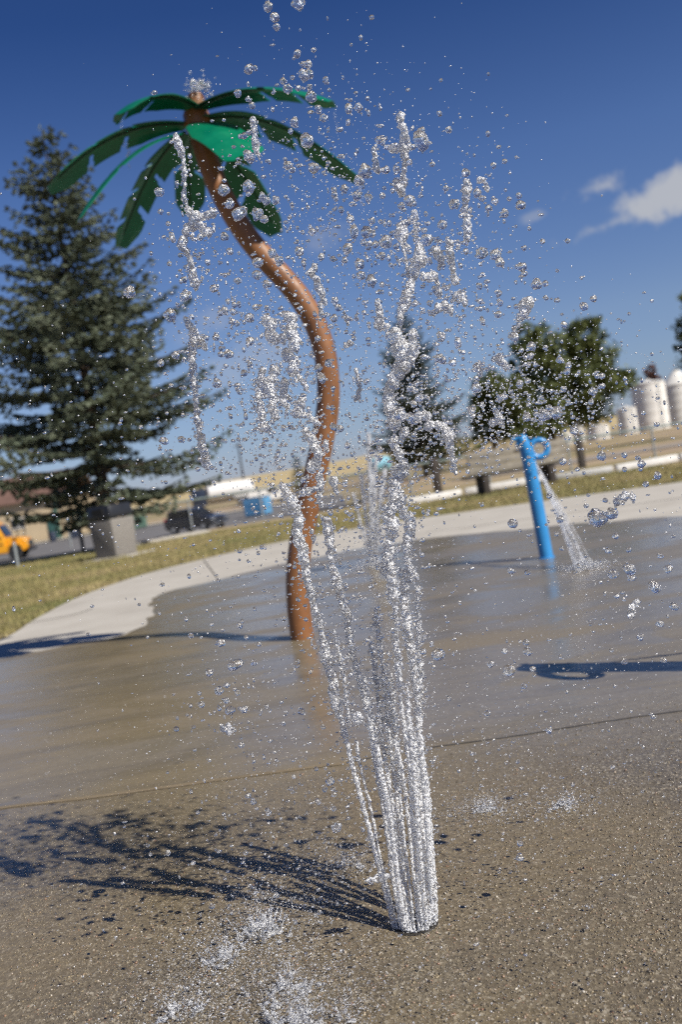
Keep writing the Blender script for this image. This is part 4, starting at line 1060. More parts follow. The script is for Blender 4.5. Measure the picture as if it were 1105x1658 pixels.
# --- strands, clots and ligaments torn from the jets
STR = [  # label,
    ("short thin strand of water rising from the second jet gap", [[(614, 1208, 3), (607, 1175, 3), (600, 1148, 3.4), (594, 1120, 2.6), (591, 1098, 3.4)]], 2.84, 2.86),
    ("slender broken strand of water left of the middle of the fan", [[(625, 1238, 3.4), (620, 1200, 3), (615, 1160, 3.6), (612, 1128, 2.6), (607, 1085, 4.2), (601, 1038, 3)]], 2.86, 2.88),
    ("slender beaded strand of water in the middle of the fan", [[(641, 1272, 3.2), (634, 1218, 3.6), (630, 1172, 4.6), (626, 1118, 4.6), (619, 1072, 3.4), (612, 1018, 4.4), (608, 985, 3)]], 2.84, 2.88),
    ("slender strand of water hidden between the middle jets", [[(649, 1278, 3.2), (645, 1224, 3.8), (640, 1172, 4), (637, 1132, 4.6), (634, 1090, 3)]], 2.86, 2.9),
    ("rightmost beaded strand of water along the fan's right side", [[(684, 1240, 4.6), (680, 1182, 4), (679, 1132, 4.6), (681, 1090, 3.6), (677, 1052, 4), (680, 1012, 3.6), (676, 980, 3), (679, 950, 4)]], 2.86, 2.9),
    ("thin wisp of water between trunk strand and beaded strand", [[(566, 1175, 3), (560, 1120, 2.6), (556, 1085, 3.4), (549, 1050, 2.8), (541, 1020, 3.2)]], 2.84, 2.88),
    ("long ragged strand of water leaning across the lower palm trunk", [[(549, 1155, 7), (540, 1120, 8), (538, 1095, 7), (528, 1070, 7), (525, 1050, 7), (520, 1025, 4), (517, 1005, 5), (508, 985, 5), (503, 960, 6), (499, 940, 6), (495, 915, 7), (490, 890, 8), (480, 860, 8), (485, 840, 8), (474, 815, 8), (465, 800, 7), (455, 785, 5)], [(552, 1085, 3), (549, 1065, 4), (545, 1045, 3)], [(575, 1165, 9), (583, 1160, 8)], [(550, 1135, 5), (565, 1138, 4)]], 2.66, 2.60),
    ("thin beaded strand of water just right of the palm trunk's foot", [[(596, 1150, 5), (588, 1125, 5), (582, 1100, 5), (577, 1080, 5), (571, 1055, 5), (566, 1030, 5), (561, 1010, 5), (565, 995, 6), (553, 980, 4), (549, 960, 6), (545, 940, 7), (537, 915, 5), (535, 895, 5), (533, 870, 7), (532, 850, 8), (528, 838, 5)]], 2.70, 2.60),
    ("twisted strand of water left of the pair in the middle column", [[(648, 1118, 4), (644, 1060, 5), (640, 1040, 6), (643, 1015, 3), (641, 990, 3), (637, 965, 9), (634, 930, 8), (632, 900, 6), (632, 870, 8), (636, 845, 9), (628, 835, 8), (640, 820, 8), (640, 800, 7), (636, 780, 7)], [(628, 880, 7), (624, 930, 6)]], 2.58, 2.60),
    ("thick frothy strand of water right of the pair in the middle column", [[(676, 1130, 5), (671, 1085, 6), (665, 1050, 7), (660, 1020, 8), (656, 990, 9), (654, 965, 7), (658, 940, 6), (648, 925, 8)], [(665, 935, 7), (662, 905, 5), (660, 880, 8), (664, 850, 9), (666, 832, 5)], [(660, 930, 7), (676, 934, 5)], [(656, 838, 7), (650, 815, 6), (645, 790, 5), (640, 765, 5)]], 2.78, 2.80),
    ("frothy knot of water in front of the middle spruce's foot", [[(640, 765, 6), (646, 772, 9), (655, 762, 9), (658, 755, 8), (650, 742, 6), (642, 725, 7), (636, 710, 7)], [(640, 690, 9), (634, 665, 10), (630, 645, 9), (632, 625, 8), (640, 605, 12), (652, 598, 11), (662, 590, 8)], [(655, 702, 9), (662, 695, 8)]], 2.70, 2.66),
    ("split clot of water with two lobes before the middle spruce top", [[(645, 545, 11), (650, 560, 11), (652, 575, 11), (660, 588, 8)], [(668, 538, 7), (671, 555, 7), (670, 572, 7), (664, 590, 8)], [(640, 565, 5), (636, 558, 4)]], 2.68, 2.68),
    ("tall forked strand of water against the sky above the middle spruce", [[(648, 530, 3), (650, 505, 6), (657, 488, 8), (664, 468, 8), (666, 455, 6), (668, 440, 9), (677, 425, 11), (681, 412, 9), (678, 396, 5), (674, 378, 3), (672, 362, 2.5), (672, 350, 7), (674, 344, 6)], [(661, 440, 3), (657, 418, 2.4), (652, 395, 2.5), (650, 380, 9), (656, 374, 9), (648, 364, 5), (659, 361, 5)], [(684, 420, 7), (692, 420, 4)]], 2.70, 2.78),
    ("cross shaped strand of water high against the blue sky", [[(649, 184, 5), (651, 200, 5.5), (656, 218, 6.5), (658, 235, 6.5), (657, 248, 6), (656, 262, 3), (655, 278, 3), (654, 292, 5), (653, 305, 7), (651, 316, 5)], [(655, 240, 6), (645, 240, 6.5), (634, 241, 6)], [(646, 305, 6), (640, 294, 5)]], 2.72, 2.8),
    ("upright club shaped strand of water alone in the right sky", [[(758, 296, 7), (757, 308, 6.5), (755, 322, 5), (754, 340, 5), (757, 360, 6), (758, 376, 6.5), (757, 388, 5), (755, 396, 3)]], 2.78, 2.8),
    ("hooked curl of water beside the upright club in the sky", [[(775, 292, 5), (783, 290, 4), (788, 298, 2.8), (789, 308, 4.5)]], 2.8, 2.8),
    ("drooping pair of water strands hanging right of the forked strand", [[(727, 392, 5), (729, 408, 7), (731, 424, 5), (735, 442, 4), (737, 455, 7), (742, 452, 5)], [(702, 402, 6), (711, 412, 7), (715, 422, 5), (712, 434, 4)], [(686, 448, 6), (694, 449, 7), (704, 446, 6), (709, 458, 3), (711, 474, 5), (714, 482, 3)]], 2.76, 2.82),
    ("zigzag of small water clots against the sky above the spruce", [[(698, 508, 4.5), (706, 505, 5), (714, 496, 6), (722, 496, 6), (729, 503, 5), (733, 510, 4)], [(734, 488, 3), (742, 476, 5), (748, 478, 5), (752, 488, 5), (755, 494, 4)]], 2.8, 2.78),
    ("pointed boot shaped clot of water by the middle spruce's tip", [[(612, 492, 4.5), (616, 505, 5.5), (616, 517, 6), (610, 526, 5), (618, 530, 5.5), (630, 528, 5.5)]], 2.7, 2.7),
    ("curving finger of water before the dark middle spruce", [[(708, 688, 7), (718, 690, 6), (726, 700, 8), (730, 715, 7), (730, 728, 4.5), (734, 745, 3.2), (739, 768, 3.5)], [(728, 705, 8), (737, 710, 4)], [(694, 691, 8), (696, 682, 7)]], 2.62, 2.62),
    ("lumpy bar of water before the dark middle spruce", [[(678, 676, 7), (688, 672, 6), (696, 673, 5)]], 2.68, 2.68),
    ("long stringy ligament of water before the big spruce's right edge", [[(298, 515, 4), (306, 526, 5), (313, 536, 6), (311, 555, 6), (312, 575, 7), (312, 595, 5), (311, 608, 3), (314, 622, 5), (317, 635, 4), (317, 650, 3), (318, 664, 6), (320, 676, 5), (322, 690, 3.5), (325, 708, 6), (330, 730, 6), (333, 745, 6), (336, 757, 4.5)], [(317, 540, 5), (325, 552, 5), (334, 564, 4)]], 2.8, 2.86),
    ("lacy branching clot of water under the drooping palm fronds", [[(303, 338, 4), (308, 346, 8), (318, 350, 7), (314, 364, 9), (304, 370, 5), (298, 384, 5), (294, 398, 7), (302, 405, 5), (308, 420, 5), (310, 436, 6), (314, 452, 7), (317, 468, 4)], [(320, 350, 5), (332, 350, 4), (344, 346, 6), (349, 340, 7)], [(325, 362, 4), (330, 374, 6), (341, 376, 5)], [(312, 380, 4), (311, 388, 4)]], 2.84, 2.88),
    ("slim trickle of water hanging before the left drooping fronds", [[(285, 222, 5), (288, 232, 6), (293, 243, 6), (296, 254, 3), (298, 272, 3.5), (298, 280, 5), (299, 300, 2.4), (298, 320, 4.5), (302, 332, 3), (304, 342, 3)]], 2.86, 2.88),
    ("narrow pendant of water before the sunlit bright green frond", [[(411, 193, 4), (412, 208, 4), (413, 222, 5), (415, 238, 5), (418, 250, 3), (420, 258, 2)]], 2.9, 2.9),
    ("torn sheet of froth left of the palm trunk's upper bend", [[(430, 520, 8), (440, 522, 9), (436, 540, 8), (446, 548, 7), (462, 548, 8)], [(458, 508, 8), (470, 515, 9), (476, 522, 7), (470, 538, 9), (480, 552, 7), (474, 565, 7)], [(468, 575, 9), (478, 588, 9), (472, 600, 10), (482, 600, 7)], [(448, 600, 8), (440, 612, 8), (430, 622, 10), (436, 636, 10), (446, 645, 8), (440, 660, 8), (446, 678, 7)], [(425, 600, 6), (420, 630, 7), (420, 650, 6), (428, 690, 6), (438, 698, 5)], [(486, 612, 4), (494, 625, 4), (498, 632, 3)], [(460, 620, 6), (458, 650, 5), (466, 660, 4)]], 2.62, 2.60),
    ("small frothy clot of water hugging the trunk's left edge", [[(492, 645, 7), (486, 660, 8), (480, 670, 8), (490, 672, 6), (498, 672, 5), (510, 682, 5), (518, 688, 4)]], 2.76, 2.76),
    ("frothy rope of water crossing the trunk at the horizon", [[(498, 700, 7), (506, 712, 8), (512, 728, 8), (516, 742, 8), (508, 752, 9), (502, 760, 7)], [(528, 715, 4), (530, 730, 4)]], 2.72, 2.72),
    ("short stub of water over the trunk just below the horizon", [[(492, 797, 4), (504, 794, 4.5), (514, 790, 5)], [(517, 770, 6), (519, 790, 5), (517, 810, 4), (520, 820, 5)], [(538, 775, 6), (542, 785, 5), (546, 798, 4)]], 2.74, 2.74),
    ("slim double strand of water above the trunk's outer bend", [[(509, 432, 4), (505, 440, 5), (511, 452, 5.5), (517, 466, 6), (522, 480, 5), (528, 492, 3.5)], [(518, 490, 3.5), (520, 502, 4), (519, 520, 3.5)]], 2.76, 2.8),
    ("little falling string of water in the sky beside the trunk", [[(557, 505, 1.8), (561, 515, 2.4), (564, 526, 3.4)], [(566, 555, 3), (570, 556, 4), (556, 562, 3)]], 2.78, 2.8),
    ("tadpole shaped drop of water above the forked strand", [[(605, 240, 3), (607, 250, 2.6), (609, 262, 4), (610, 272, 6.5), (611, 278, 5.5)]], 2.8, 2.8),
    ("small S shaped ribbon of water in the sky below the fronds", [[(577, 600, 3), (580, 615, 3.5), (583, 630, 3), (580, 644, 4.5), (574, 646, 3)]], 2.8, 2.8),
    ("long fingertip shaped bar of water crossing the jets low down", [[(594, 1427, 4.5), (606, 1424, 5), (618, 1421, 5), (632, 1418, 5.5)]], 2.56, 2.56),
    ("big balloon like drop of water with a trailing tail above the leafy trees", [[(848, 492, 11), (855, 490, 11), (851, 500, 10), (846, 510, 6)], [(842, 512, 2), (837, 527, 1.4), (834, 536, 1.1)], [(848, 515, 1.6), (842, 524, 1.0)]], 2.7, 2.7),
    ("forked clot of water floating left above the leafy trees", [[(800, 582, 5), (808, 580, 7), (814, 588, 6), (820, 594, 6)], [(775, 590, 5), (777, 600, 4), (780, 610, 4.5)]], 2.8, 2.8),
    ("ring of joined water beads before the shorter leafy tree", [[(797, 685, 5), (804, 682, 5), (812, 678, 4.5), (806, 668, 4.5), (802, 662, 4)]], 2.82, 2.82),
    ("arched caterpillar of water over the walkway at right", [[(999, 814, 5), (1004, 806, 5.5), (1013, 802, 6), (1022, 803, 5.5), (1028, 809, 4)]], 2.6, 2.6),
    ("slanting pair of joined drops over the wet pad at right", [[(1022, 998, 5), (1026, 985, 7), (1030, 972, 7)]], 2.6, 2.6),
    ("three lobed drop of water over the brown wet concrete at left", [[(360, 1181, 4.5), (367, 1183, 3), (372, 1178, 6), (372, 1188, 5)]], 2.6, 2.6),
]
for lb, polys, Y0, Y1 in STR:
    mb = MB()
    for pl in polys: blobs(mb, pl, Y0, Y1)
    o = voxelise(mb, "water_strand", m_strand, .0019); tag(o, lb, "water strand", "strands of water torn from the fountain")

# --- individual drops
DROPS = """434,11,7,8;445,28,7,8;448,44,6,6;484,6,10,9;403,112,6,9;481,87,6,7;508,81,4,4;491,104,5,5;499,104,6,7;492,122,9,10;501,120,7,8;459,131,6,5;466,144,8,7;483,143,4,5;528,130,5,6;501,141,4,5;504,157,8,10;385,151,6,7;402,161,4,5;408,171,5,6;565,176,6,9;581,174,6,7;516,177,6,8;477,198,6,9;524,191,6,7;564,198,4,6;497,228,10,13;592,277,10,11;625,275,7,6;508,272,8,9;581,292,8,9;636,241,8,6;617,227,10,5;403,253,8,11;395,220,5,6;403,214,4,5;466,268,6,7;602,28,4,4
712,184,4,5;727,210,5,5;683,228,9,17;683,212,6,7;668,208,3,4;808,238,4,3;800,268,5,5;818,261,4,4;755,280,7,7;723,305,5,5;736,331,8,8;717,364,7,8;792,337,5,6;818,345,6,7;841,317,5,5;844,332,8,8;825,322,4,4;664,325,8,10;650,333,6,6;688,373,4,5;692,388,11,9;625,392,11,10;780,410,9,10;803,412,9,9;810,425,8,8;849,402,4,4;846,432,8,7;850,443,5,5;659,401,6,6;755,407,5,5;620,317,5,5;620,413,5,5;773,312,6,8;781,321,5,5
558,306,6,7;541,307,5,4;578,318,8,8;597,320,5,8;447,325,5,8;619,317,4,4;567,355,6,7;603,358,5,6;617,359,4,4;574,375,7,11;594,376,10,10;603,378,6,7;589,393,5,5;597,400,5,5;608,396,5,7;506,376,5,6;485,407,7,8;563,402,6,10;520,416,5,7;492,427,4,6;539,419,5,5;558,421,6,5;619,414,5,7;583,427,8,9;602,455,8,11;585,446,8,7;619,461,4,5;543,487,5,6;548,498,6,6;541,515,6,7
258,311,7,8;363,308,10,9;402,303,9,12;425,318,5,7;432,325,7,7;388,345,9,15;417,347,10,10;428,355,7,6;372,330,7,9;364,383,6,7;279,384,5,9;274,427,4,4;300,479,9,9;372,407,6,6;275,510,8,13;336,425,5,5;298,453,5,6;347,467,7,7;385,455,7,5;417,425,9,8;416,445,9,7;433,460,7,6;363,503,6,7;369,488,4,5;387,493,4,5;377,505,5,6;377,521,5,5;384,524,5,5;404,515,9,7;432,498,4,4;260,343,4,5;272,362,4,4;441,410,6,9;452,422,6,9
284,575,6,7;260,588,6,6;298,582,4,4;267,605,3,3;277,624,4,4;298,628,4,4;265,714,9,6;293,711,6,5;323,744,4,4;320,760,4,4;270,669,3,3;352,620,7,8;405,590,5,5;395,604,6,5;370,573,8,7;405,552,6,8;350,546,6,6;210,473,12,6;250,150,5,3;515,596,6,8;521,612,5,9;515,548,5,5;532,588,6,7;539,661,4,4;541,692,8,5;551,694,6,6
723,466,7,5;709,473,6,7;673,491,5,5;778,488,5,5;777,463,4,7;782,520,4,8;714,545,5,10;742,555,5,11;688,578,8,4;711,580,6,8;717,583,6,7;734,588,6,6;772,595,5,8;772,628,8,9;764,665,6,7;680,644,7,7;671,654,5,6;648,671,10,13;666,676,7,9;675,621,5,5;670,630,6,4
870,460,8,9;884,459,5,5;807,509,6,6;810,490,5,6;838,432,4,4;808,475,5,6;833,546,8,8;861,561,8,8;860,576,6,5;884,563,4,4;845,567,4,4;907,583,6,6;921,592,5,5;919,602,6,5;868,591,4,4;857,591,4,4;855,617,5,5;842,622,4,8;815,643,9,6;827,634,4,4;914,630,5,5;961,634,6,8;976,609,5,5;958,651,5,5;884,672,10,9;902,668,10,10;890,660,5,5;854,675,7,7;869,671,5,5;857,655,4,4;946,496,8,6;962,484,6,5;903,486,5,4;884,482,4,4;914,526,4,7;765,664,6,6;879,391,4,4;850,401,4,4;920,390,4,4;903,438,3,3;942,450,3,3;968,609,5,4;976,625,5,5;958,634,4,5
969,838,13,18;992,832,12,6;950,819,4,4;981,810,5,4;907,841,4,7;831,848,8,8;998,868,6,5;986,892,5,5;1019,890,4,5;1020,922,12,8;1024,936,7,5;994,930,10,6;1083,921,8,7;1061,950,11,7;1093,982,8,6;1070,1010,8,5;1038,1031,6,5;1000,965,5,4;853,1040,5,6;855,1055,8,6;825,1085,11,9;864,1083,5,5;796,1075,6,5;849,1111,6,5;818,1054,4,6;1070,900,5,4;1047,784,5,5;890,803,5,5;1012,1071,5,5;1075,1069,6,4;855,927,5,5;828,924,7,5;902,865,4,4;910,888,4,4;975,738,6,9;1012,737,5,5;1040,751,7,6;1066,770,6,6;912,747,6,6;930,698,7,6;1034,741,4,4
358,1041,8,6;381,1076,14,8;411,1073,6,5;339,1089,7,6;355,1118,9,6;366,1134,6,5;326,1141,5,6;373,1150,9,7;395,1149,6,6;391,1206,5,5;488,1152,6,6;459,1171,4,4;535,1265,8,6;402,1288,5,5;410,1298,5,5;435,1316,5,5;309,1029,5,4;388,1013,5,5;460,1002,5,4;526,1278,4,5;540,1309,4,5;515,1298,4,6;355,1147,4,4;367,1110,5,4
710,1060,11,10;790,1155,6,4;890,1182,6,5;690,1217,4,4;765,1220,4,4;546,1340,5,10;843,1365,5,5;843,1388,6,7;1090,1348,11,16;762,1307,9,8;783,1288,9,6;595,1470,10,9;529,1417,6,6;398,1548,7,7;410,1570,12,8;1005,1335,7,6;413,1377,5,5;408,1415,4,4;1088,1250,6,6;1067,1283,7,6;650,1090,4,4;690,1060,5,4;612,1015,5,6;626,1114,6,6;599,1020,4,6;616,1063,5,5;598,1035,5,6;611,1030,5,5;682,1120,5,5;676,1100,6,4;629,1165,6,5;632,1180,5,4;530,1048,6,5;540,1045,5,6"""
drops = [tuple(float(k) for k in d.split(',')) for d in DROPS.replace('\n', ';').split(';') if d.strip()]
drops = drops[:300]
VAR = []
for k in range(12):
    Vs, Fs = ICO[4]; ph = rng.uniform(0, 50, 3); V = []
    a1, a2 = (.26, .06) if k % 3 else (.42, .10)
    for p in Vs:
        q = Vector(p); n_ = 1 + a1 * mnoise.noise(q * 1.3 + Vector(ph)) + a2 * 1.3 * mnoise.noise(q * 3.2 + Vector(ph)) + .028 * mnoise.noise(q * 7.5 + Vector(ph))
        V.append(q * n_)
    me = bpy.data.meshes.new("water_drop"); me.from_pydata([tuple(v) for v in V], [], Fs); me.update()
    me.polygons.foreach_set('use_smooth', [True] * len(me.polygons)); me.materials.append(m_drop); VAR.append(me)


def segd(x, y, pts):
    best = 1e9
    for (ax, ay), (bx_, by_) in zip(pts[:-1], pts[1:]):
        L = (bx_ - ax) ** 2 + (by_ - ay) ** 2; t = max(0, min(1, ((x - ax) * (bx_ - ax) + (y - ay) * (by_ - ay)) / L))
        best = min(best, math.hypot(x - ax - t * (bx_ - ax), y - ay - t * (by_ - ay)))
    return best
FR_PX = [[(300, 203), (190, 215), (75, 305)], [(310, 170), (183, 188)], [(330, 175), (440, 160), (542, 163)], [(338, 200), (450, 215), (583, 288)], [(306, 204), (405, 245)], [(338, 225), (448, 370)], [(312, 220), (308, 340)], [(296, 220), (240, 300), (195, 395)]]


def behind(x, y):
    hy = 842 - .157 * x
    if segd(x, y, tr_px) < 17 and y > 200: return "in front of the orange brown palm trunk"
    if any(segd(x, y, f) < 20 for f in FR_PX): return "in front of the green palm fronds"
    if inside(x, y, [(75, 205), (270, 470), (345, 600), (350, 700), (280, 820), (0, 840), (0, 330)]): return "in front of the big spruce"
    if inside(x, y, [(610, 500), (690, 590), (765, 700), (760, 735), (620, 745), (640, 620)]): return "in front of the middle spruce"
    if inside(x, y, [(765, 620), (800, 590), (850, 520), (940, 515), (1030, 610), (1020, 690), (770, 725)]): return "in front of the leafy trees"
    if y < hy:
        if x > 930 and y > 600: return "in front of the white silos"
        if y < 150: return "high in the sky above the palm fronds" if x < 620 else "high in the right part of the sky"
        if x < 500: return "in the sky between palm trunk and big spruce" if y > 330 else "in the sky around the palm crown"
        if x < 640: return "in the sky between palm trunk and forked strand"
        return "in the sky close to the forked strand" if x < 745 else "in the sky over the leafy trees"
    pxl = [(p[0], p[1]) for p in grass_px]
    yl = np.interp(x, [p[0] for p in far_px][::-1], [p[1] for p in far_px][::-1]); ye = np.interp(x, [p[0] for p in pxl], [p[1] for p in pxl]); yw = np.interp(x, [p[0] for p in wet_px if p[0] > 280 or p[1] > 1015], [p[1] for p in wet_px if p[0] > 280 or p[1] > 1015])
    if y < yl: return "before the far fence and car park"
    if y < ye: return "in front of the dry lawn"
    if y < yw: return "in front of the pale dry walkway"
    if y < 1308 - .135 * x: return ("over the shiny wet pad left of the jets" if x < 560 else "over the shiny wet pad right of the jets" if x > 700 else "among the jets over the shiny wet pad")
    return "over the rough near concrete"


first = [None] * len(VAR)
RC = Matrix(((_r.x, _u.x, -_f.x), (_r.y, _u.y, -_f.y), (_r.z, _u.z, -_f.z)))
for i, (x, y, rx, ry) in enumerate(drops):
    k = i % len(VAR)
    gd = at(x, y).y if y > 950 else 9
    Yd = min(gd - .15, max(2.1, JY + random.gauss(.0, .13)))
    if first[k] is None: first[k] = o = bpy.data.objects.new("water_drop", VAR[k])
    else: o = first[k].copy()
    COL.objects.link(o); s_ = pxw(1.0, Yd) * .98
    o.matrix_world = Matrix.Translation(atY(x, y, Yd)) @ (RC @ Matrix.Rotation(random.uniform(-.5, .5), 3, 'Z') @ Matrix.Diagonal((rx * s_, ry * s_, (rx + ry) / 2 * s_)) @ Matrix.Rotation(random.uniform(0, 6.28), 3, (random.random(), random.random(), .5))).to_4x4()
    r_ = (rx + ry) / 2; q = max(rx, ry) / min(rx, ry)
    sz = "tiny" if r_ < 4.6 else "small" if r_ < 6.1 else "fair sized" if r_ < 8.1 else "large" if r_ < 10.6 else "very large"
    shp = "round" if q < 1.22 else ("oval" if q < 1.45 else "long")
    if shp != "round": shp = ("upright " if ry > rx else "flattened ") + shp
    tag(o, f"{sz} {shp} water drop {behind(x, y)}", "water drop", "water drops flung up by the fountain")

# --- fine spray: everything too small and too many to count
sprayC = []                                  # centre, radius
for x, y, Yd, r_ in SATS:
    p = atY(x, y, Yd)
    if p.z > .01: sprayC.append((p, pxw(r_ * .85, Yd)))
for _, _, p, r_, jr in SJ:
    a = random.uniform(0, 6.28); d_ = pxw(jr * random.uniform(1.0, 3.2), p.y); sprayC.append((p + Vector((math.cos(a) * d_, math.sin(a) * d_, random.gauss(0, .01))), pxw(r_, p.y)))
FIELD = [  # x, y, sx, sy, n, max radius
    (470, 280, 75, 110, 500, 4), (540, 330, 70, 80, 450, 4.5), (330, 430, 45, 80, 380, 3.5), (430, 610, 45, 100, 1000, 4), (450, 720, 45, 70, 600, 3.5), (520, 640, 60, 120, 700, 3.5),
    (640, 640, 50, 130, 900, 4), (650, 820, 45, 110, 700, 3.5), (560, 860, 60, 110, 700, 3.5), (500, 920, 50, 90, 400, 3), (720, 480, 60, 100, 480, 4), (790, 400, 60, 90, 220, 3.5), (850, 620, 110, 60, 1500, 2.6),
    (700, 690, 70, 50, 700, 2.6), (820, 680, 90, 40, 600, 2.4), (950, 700, 100, 90, 300, 3), (960, 900, 110, 120, 320, 3.5), (900, 1080, 130, 90, 330, 2.6), (400, 1120, 90, 110, 420, 3), (640, 1080, 60, 90, 500, 3.4), (500, 1200, 110, 80, 380, 2.8),
    (800, 1230, 160, 60, 520, 2.4), (580, 420, 130, 190, 700, 3), (360, 640, 90, 160, 650, 2.4), (160, 700, 120, 120, 200, 2.6), (250, 900, 150, 80, 200, 3), (900, 1380, 170, 120, 420, 2.6), (430, 1400, 120, 90, 500, 3), (560, 1330, 60, 100, 350, 2.6), (660, 300, 90, 100, 200, 3.5)]
for x, y, sx, sy, n, rm in FIELD:
    for _ in range(n):
        px_, py_ = random.gauss(x, sx), random.gauss(y, sy); r_ = min(rm, .48 + random.expovariate(1.15))
        Yd = JY + random.gauss(0, .16)
        if py_ > 950: Yd = min(Yd, at(px_, py_).y - .03)
        if Yd < 1.6: continue
        p = atY(px_, py_, Yd)
        if p.z > .004: sprayC.append((p, pxw(r_, Yd)))


def scatter_obj(name, items, mat, sub=2, stretch=.33):
    Vi, Fi = np.array(ICO[sub][0]), np.array(ICO[sub][1]); n = len(items); nv = len(Vi)
    C_ = np.array([tuple(i[0]) for i in items]); R_ = np.array([i[1] for i in items])
    S = 1 + rng.normal(0, stretch, (n, 3)).clip(-.4, .7)
    V = C_[:, None, :] + Vi[None] * R_[:, None, None] * S[:, None, :] * (1 + rng.normal(0, .05, (n, nv, 1)))
    F_ = Fi[None] + (np.arange(n) * nv)[:, None, None]
    me = npmesh(name, V.reshape(-1, 3), F_.reshape(-1, 3)); me.materials.append(mat)
    me.polygons.foreach_set('use_smooth', [True] * len(me.polygons))
    o = bpy.data.objects.new(name, me); COL.objects.link(o); return o


bigs = [s for s in sprayC if s[1] > pxw(1.7, JY)]; smalls = [s for s in sprayC if s[1] <= pxw(1.7, JY)]
o = scatter_obj("water_spray", bigs, m_drop, 3); tag(o, kind='stuff')
o = scatter_obj("fine_water_spray", smalls, m_mist, 1); tag(o, kind='stuff')

# --- splashes where water lands
def splash(px, R_, n, h, label, vox=.0022, mat=m_splash, name="water_splash", flat=.25, fine=260):
    c = at(*px); mb = MB()
    for k in range(int(n * .45)):
        a = random.uniform(0, 6.28); rr = R_ * random.uniform(.1, 1) ** .7; l = h * random.uniform(.25, 1.0) * (1.1 - .5 * rr / R_)
        b = Vector((c.x + math.cos(a) * rr, c.y + math.sin(a) * rr, .001)); tl = Vector((math.cos(a) * .55, math.sin(a) * .55, 1)) * l
        mb.tube([b, b + tl * .35, b + tl * .75, b + tl], [l * .07 + .0025, l * .035 + .0016, .0018, .0012], 7)
        mb.ico(b + tl * 1.03, random.uniform(.0022, .0045), 2)
        mb.ico(b, random.uniform(.004, .008) * (R_ / .1) ** .5, 2, (1.4, 1.4, .5))
    for k in range(int(n * .25)):
        a = random.uniform(0, 6.28); rr = R_ * .6 * random.random() ** .5; mb.ico((c.x + math.cos(a) * rr, c.y + math.sin(a) * rr, .004), random.uniform(.004, .010) * (R_ / .1) ** .5, 2, (1.5, 1.5, flat * 2))
    if n > 12:
        ph = random.uniform(0, 99); m_ = 56
        for rr0, hh in ((R_ * .30, h * .8),):
            for k in range(m_):
                a0 = 2 * math.pi * k / m_; q = mnoise.noise((math.cos(a0) * 1.7 + ph, math.sin(a0) * 1.7, rr0 * 40)); q2 = mnoise.noise((math.cos(a0) * 6 + ph, math.sin(a0) * 6, 5))
                hz_ = hh * max(0, .12 + q * 1.2 + q2 * .8)
                if hz_ < .004: continue
                r0 = rr0 * (1 + .25 * q2); b = Vector((c.x + math.cos(a0) * r0, c.y + math.sin(a0) * r0, 0)); tp3 = b + Vector((math.cos(a0) * hz_ * .6, math.sin(a0) * hz_ * .6, hz_))
                wd = rr0 * 2 * math.pi / m_ * .8
                mb.tube([b, b.lerp(tp3, .5), tp3], [wd + .002, wd * .7 + .0012, .0016], 6)
    o = voxelise(mb, name, mat, vox); tag(o, label, "splash", "splashes on the wet pad")
    for k in range(int(fine * 4.2)):
        a = random.uniform(0, 6.28); rr = abs(random.gauss(0, R_ * 1.7)); z = abs(random.gauss(0, h * .95)) * math.exp(-rr / R_ * .35) + .003
        GS.append((Vector((c.x + math.cos(a) * rr, c.y + math.sin(a) * rr, z)), min(.0042, .0004 + random.expovariate(1900))))
GS = []
splash((425, 1512), .10, 34, .085, "spiky crown of splashing water left of the nozzle", fine=900)
splash((470, 1610), .13, 26, .05, "low broad splash of water at the photo's bottom edge", fine=900)
splash((360, 1560), .08, 14, .05, "thin scattered splash left of the bottom edge splash", fine=500)
splash((300, 1640), .10, 14, .04, "loose splash of water in the bottom left corner region", fine=500)
splash((480, 1668), .10, 20, .05, "splash of water cut by the bottom edge", fine=800)
splash((565, 1655), .03, 8, .05, "small pointed splash at the very bottom below the nozzle", fine=160)
splash((785, 1312), .07, 16, .022, "low flat splash right of the jets on the far concrete", fine=500)
splash((915, 1306), .06, 18, .02, "second low flat splash farther right of the jets", fine=300)
splash((560, 1405), .09, 10, .03, "faint scattered splash just left of the jets", fine=500)
for _ in range(8200):                        # bouncing droplets over the near pad
    Y = 2.0 + 5.5 * random.random() ** 1.25; X = random.uniform(-.36 * Y, .36 * Y); z = abs(random.gauss(0, .03)) + .002
    GS.append((Vector((X, Y, z)), min(.0035, .0005 + random.expovariate(1700))))
o = scatter_obj("splash_droplets", GS, m_mist, 1); tag(o, kind='stuff')

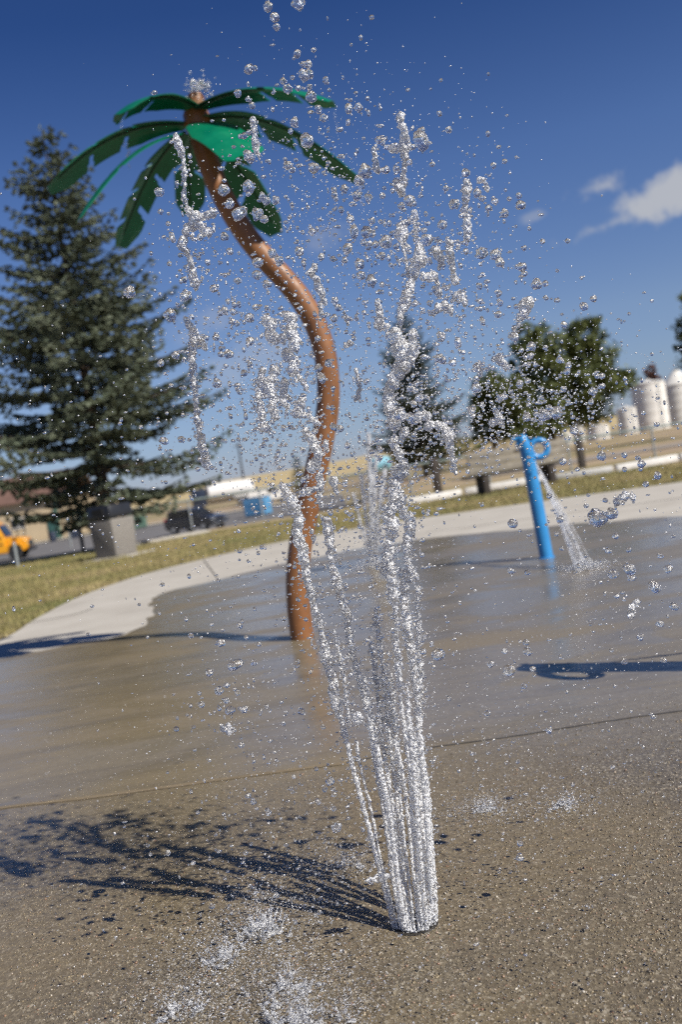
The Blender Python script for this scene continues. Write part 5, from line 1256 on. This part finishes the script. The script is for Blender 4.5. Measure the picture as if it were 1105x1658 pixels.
# --- water from the far blue post, and the far ground jet
def thin_stream(A, Bp, label, n=9, spread=.10, r=.004, bend=.04):
    A = Vector(A); Bp = Vector(Bp); t_ = empty("falling_stream", tuple(A)); tag(t_, label, "water stream", "water streams falling from the blue posts")
    fin = []
    for k in range(n):
        e = Bp + Vector((random.gauss(0, spread), random.gauss(0, spread), 0)); P = []
        for i in range(26):
            s = i / 25; P.append(A.lerp(e, s) + Vector((0, 0, bend * 4 * s * (1 - s))) + Vector((random.gauss(0, .0015), random.gauss(0, .0015), 0)) - A)
            if random.random() < .9: fin.append((A + P[-1] + Vector((random.gauss(0, .02), random.gauss(0, .02), random.gauss(0, .02))), random.uniform(.0015, .005)))
        MB().tube(P, [r * random.uniform(.5, 1.1) for _ in P], 7).build("water_thread", m_far_jet, t_)
    for k in range(1100):
        a = random.uniform(0, 6.28); rr = abs(random.gauss(0, .14)); fin.append((Bp + Vector((math.cos(a) * rr, math.sin(a) * rr, abs(random.gauss(0, .028)) + .003)), random.uniform(.002, .007)))
    return fin


FS = []
A = atY(869, 752, pb.y - .03); Bp = at(948, 921)
FS += thin_stream(A, Bp, "thin water streams falling from the visible blue post to the pad", 10, .06, .0052)
A2 = ob_ + Vector((.05, 0, 1.05)); FS += thin_stream(A2, ob_ + Vector((.75, .35, 0)), "thin water streams of the second blue post out at the right", 5, .05, .004)
jc = at(603, 916); fj = empty("far_ground_fountain", tuple(jc)); tag(fj, "second smaller ground fountain out of focus behind the near jets", "fountain")
for tpx, top_r in (((640, 775), .022), ((625, 760), .03), ((610, 735), .03), ((597, 700), .03), ((585, 770), .028), ((572, 800), .022), ((603, 760), .03), ((618, 790), .03)):
    e = atY(tpx[0], tpx[1], jc.y + random.uniform(-.12, .12)); P = []
    for i in range(30):
        s = i / 29; P.append((e - jc) * s + Vector((random.gauss(0, .006), random.gauss(0, .006), 0)) * s + Vector((0, 0, 0.0)))
        for _ in range(5): FS.append((jc + P[-1] + Vector((random.gauss(0, .05), random.gauss(0, .05), random.gauss(0, .03))) * (.3 + s), random.uniform(.003, .011)))
    MB().tube(P, [.011 + (top_r - .011) * i / 29 * random.uniform(.5, 1.2) for i in range(30)], 9).build("water_stream", m_far_jet, fj)
for k in range(700):
    a = random.uniform(0, 6.28); rr = abs(random.gauss(0, .2)); FS.append((jc + Vector((math.cos(a) * rr, math.sin(a) * rr, abs(random.gauss(0, .035)) + .004)), random.uniform(.003, .009)))
for (x, y) in ((195, 192), (540, 168), (205, 230), (580, 290), (430, 180)):       # drips below frond tips
    for k in range(14): FS.append((atY(x + random.gauss(0, 2) + k * .4, y + k * 3.2 + random.uniform(0, 4), PY), random.uniform(.002, .008)))
for k in range(40): FS.append((cc + Vector((random.gauss(.03, .05), -.08, random.gauss(.03, .05))), random.uniform(.003, .012)))
o = scatter_obj("far_water_spray", FS, m_mist, 1); tag(o, kind='stuff')
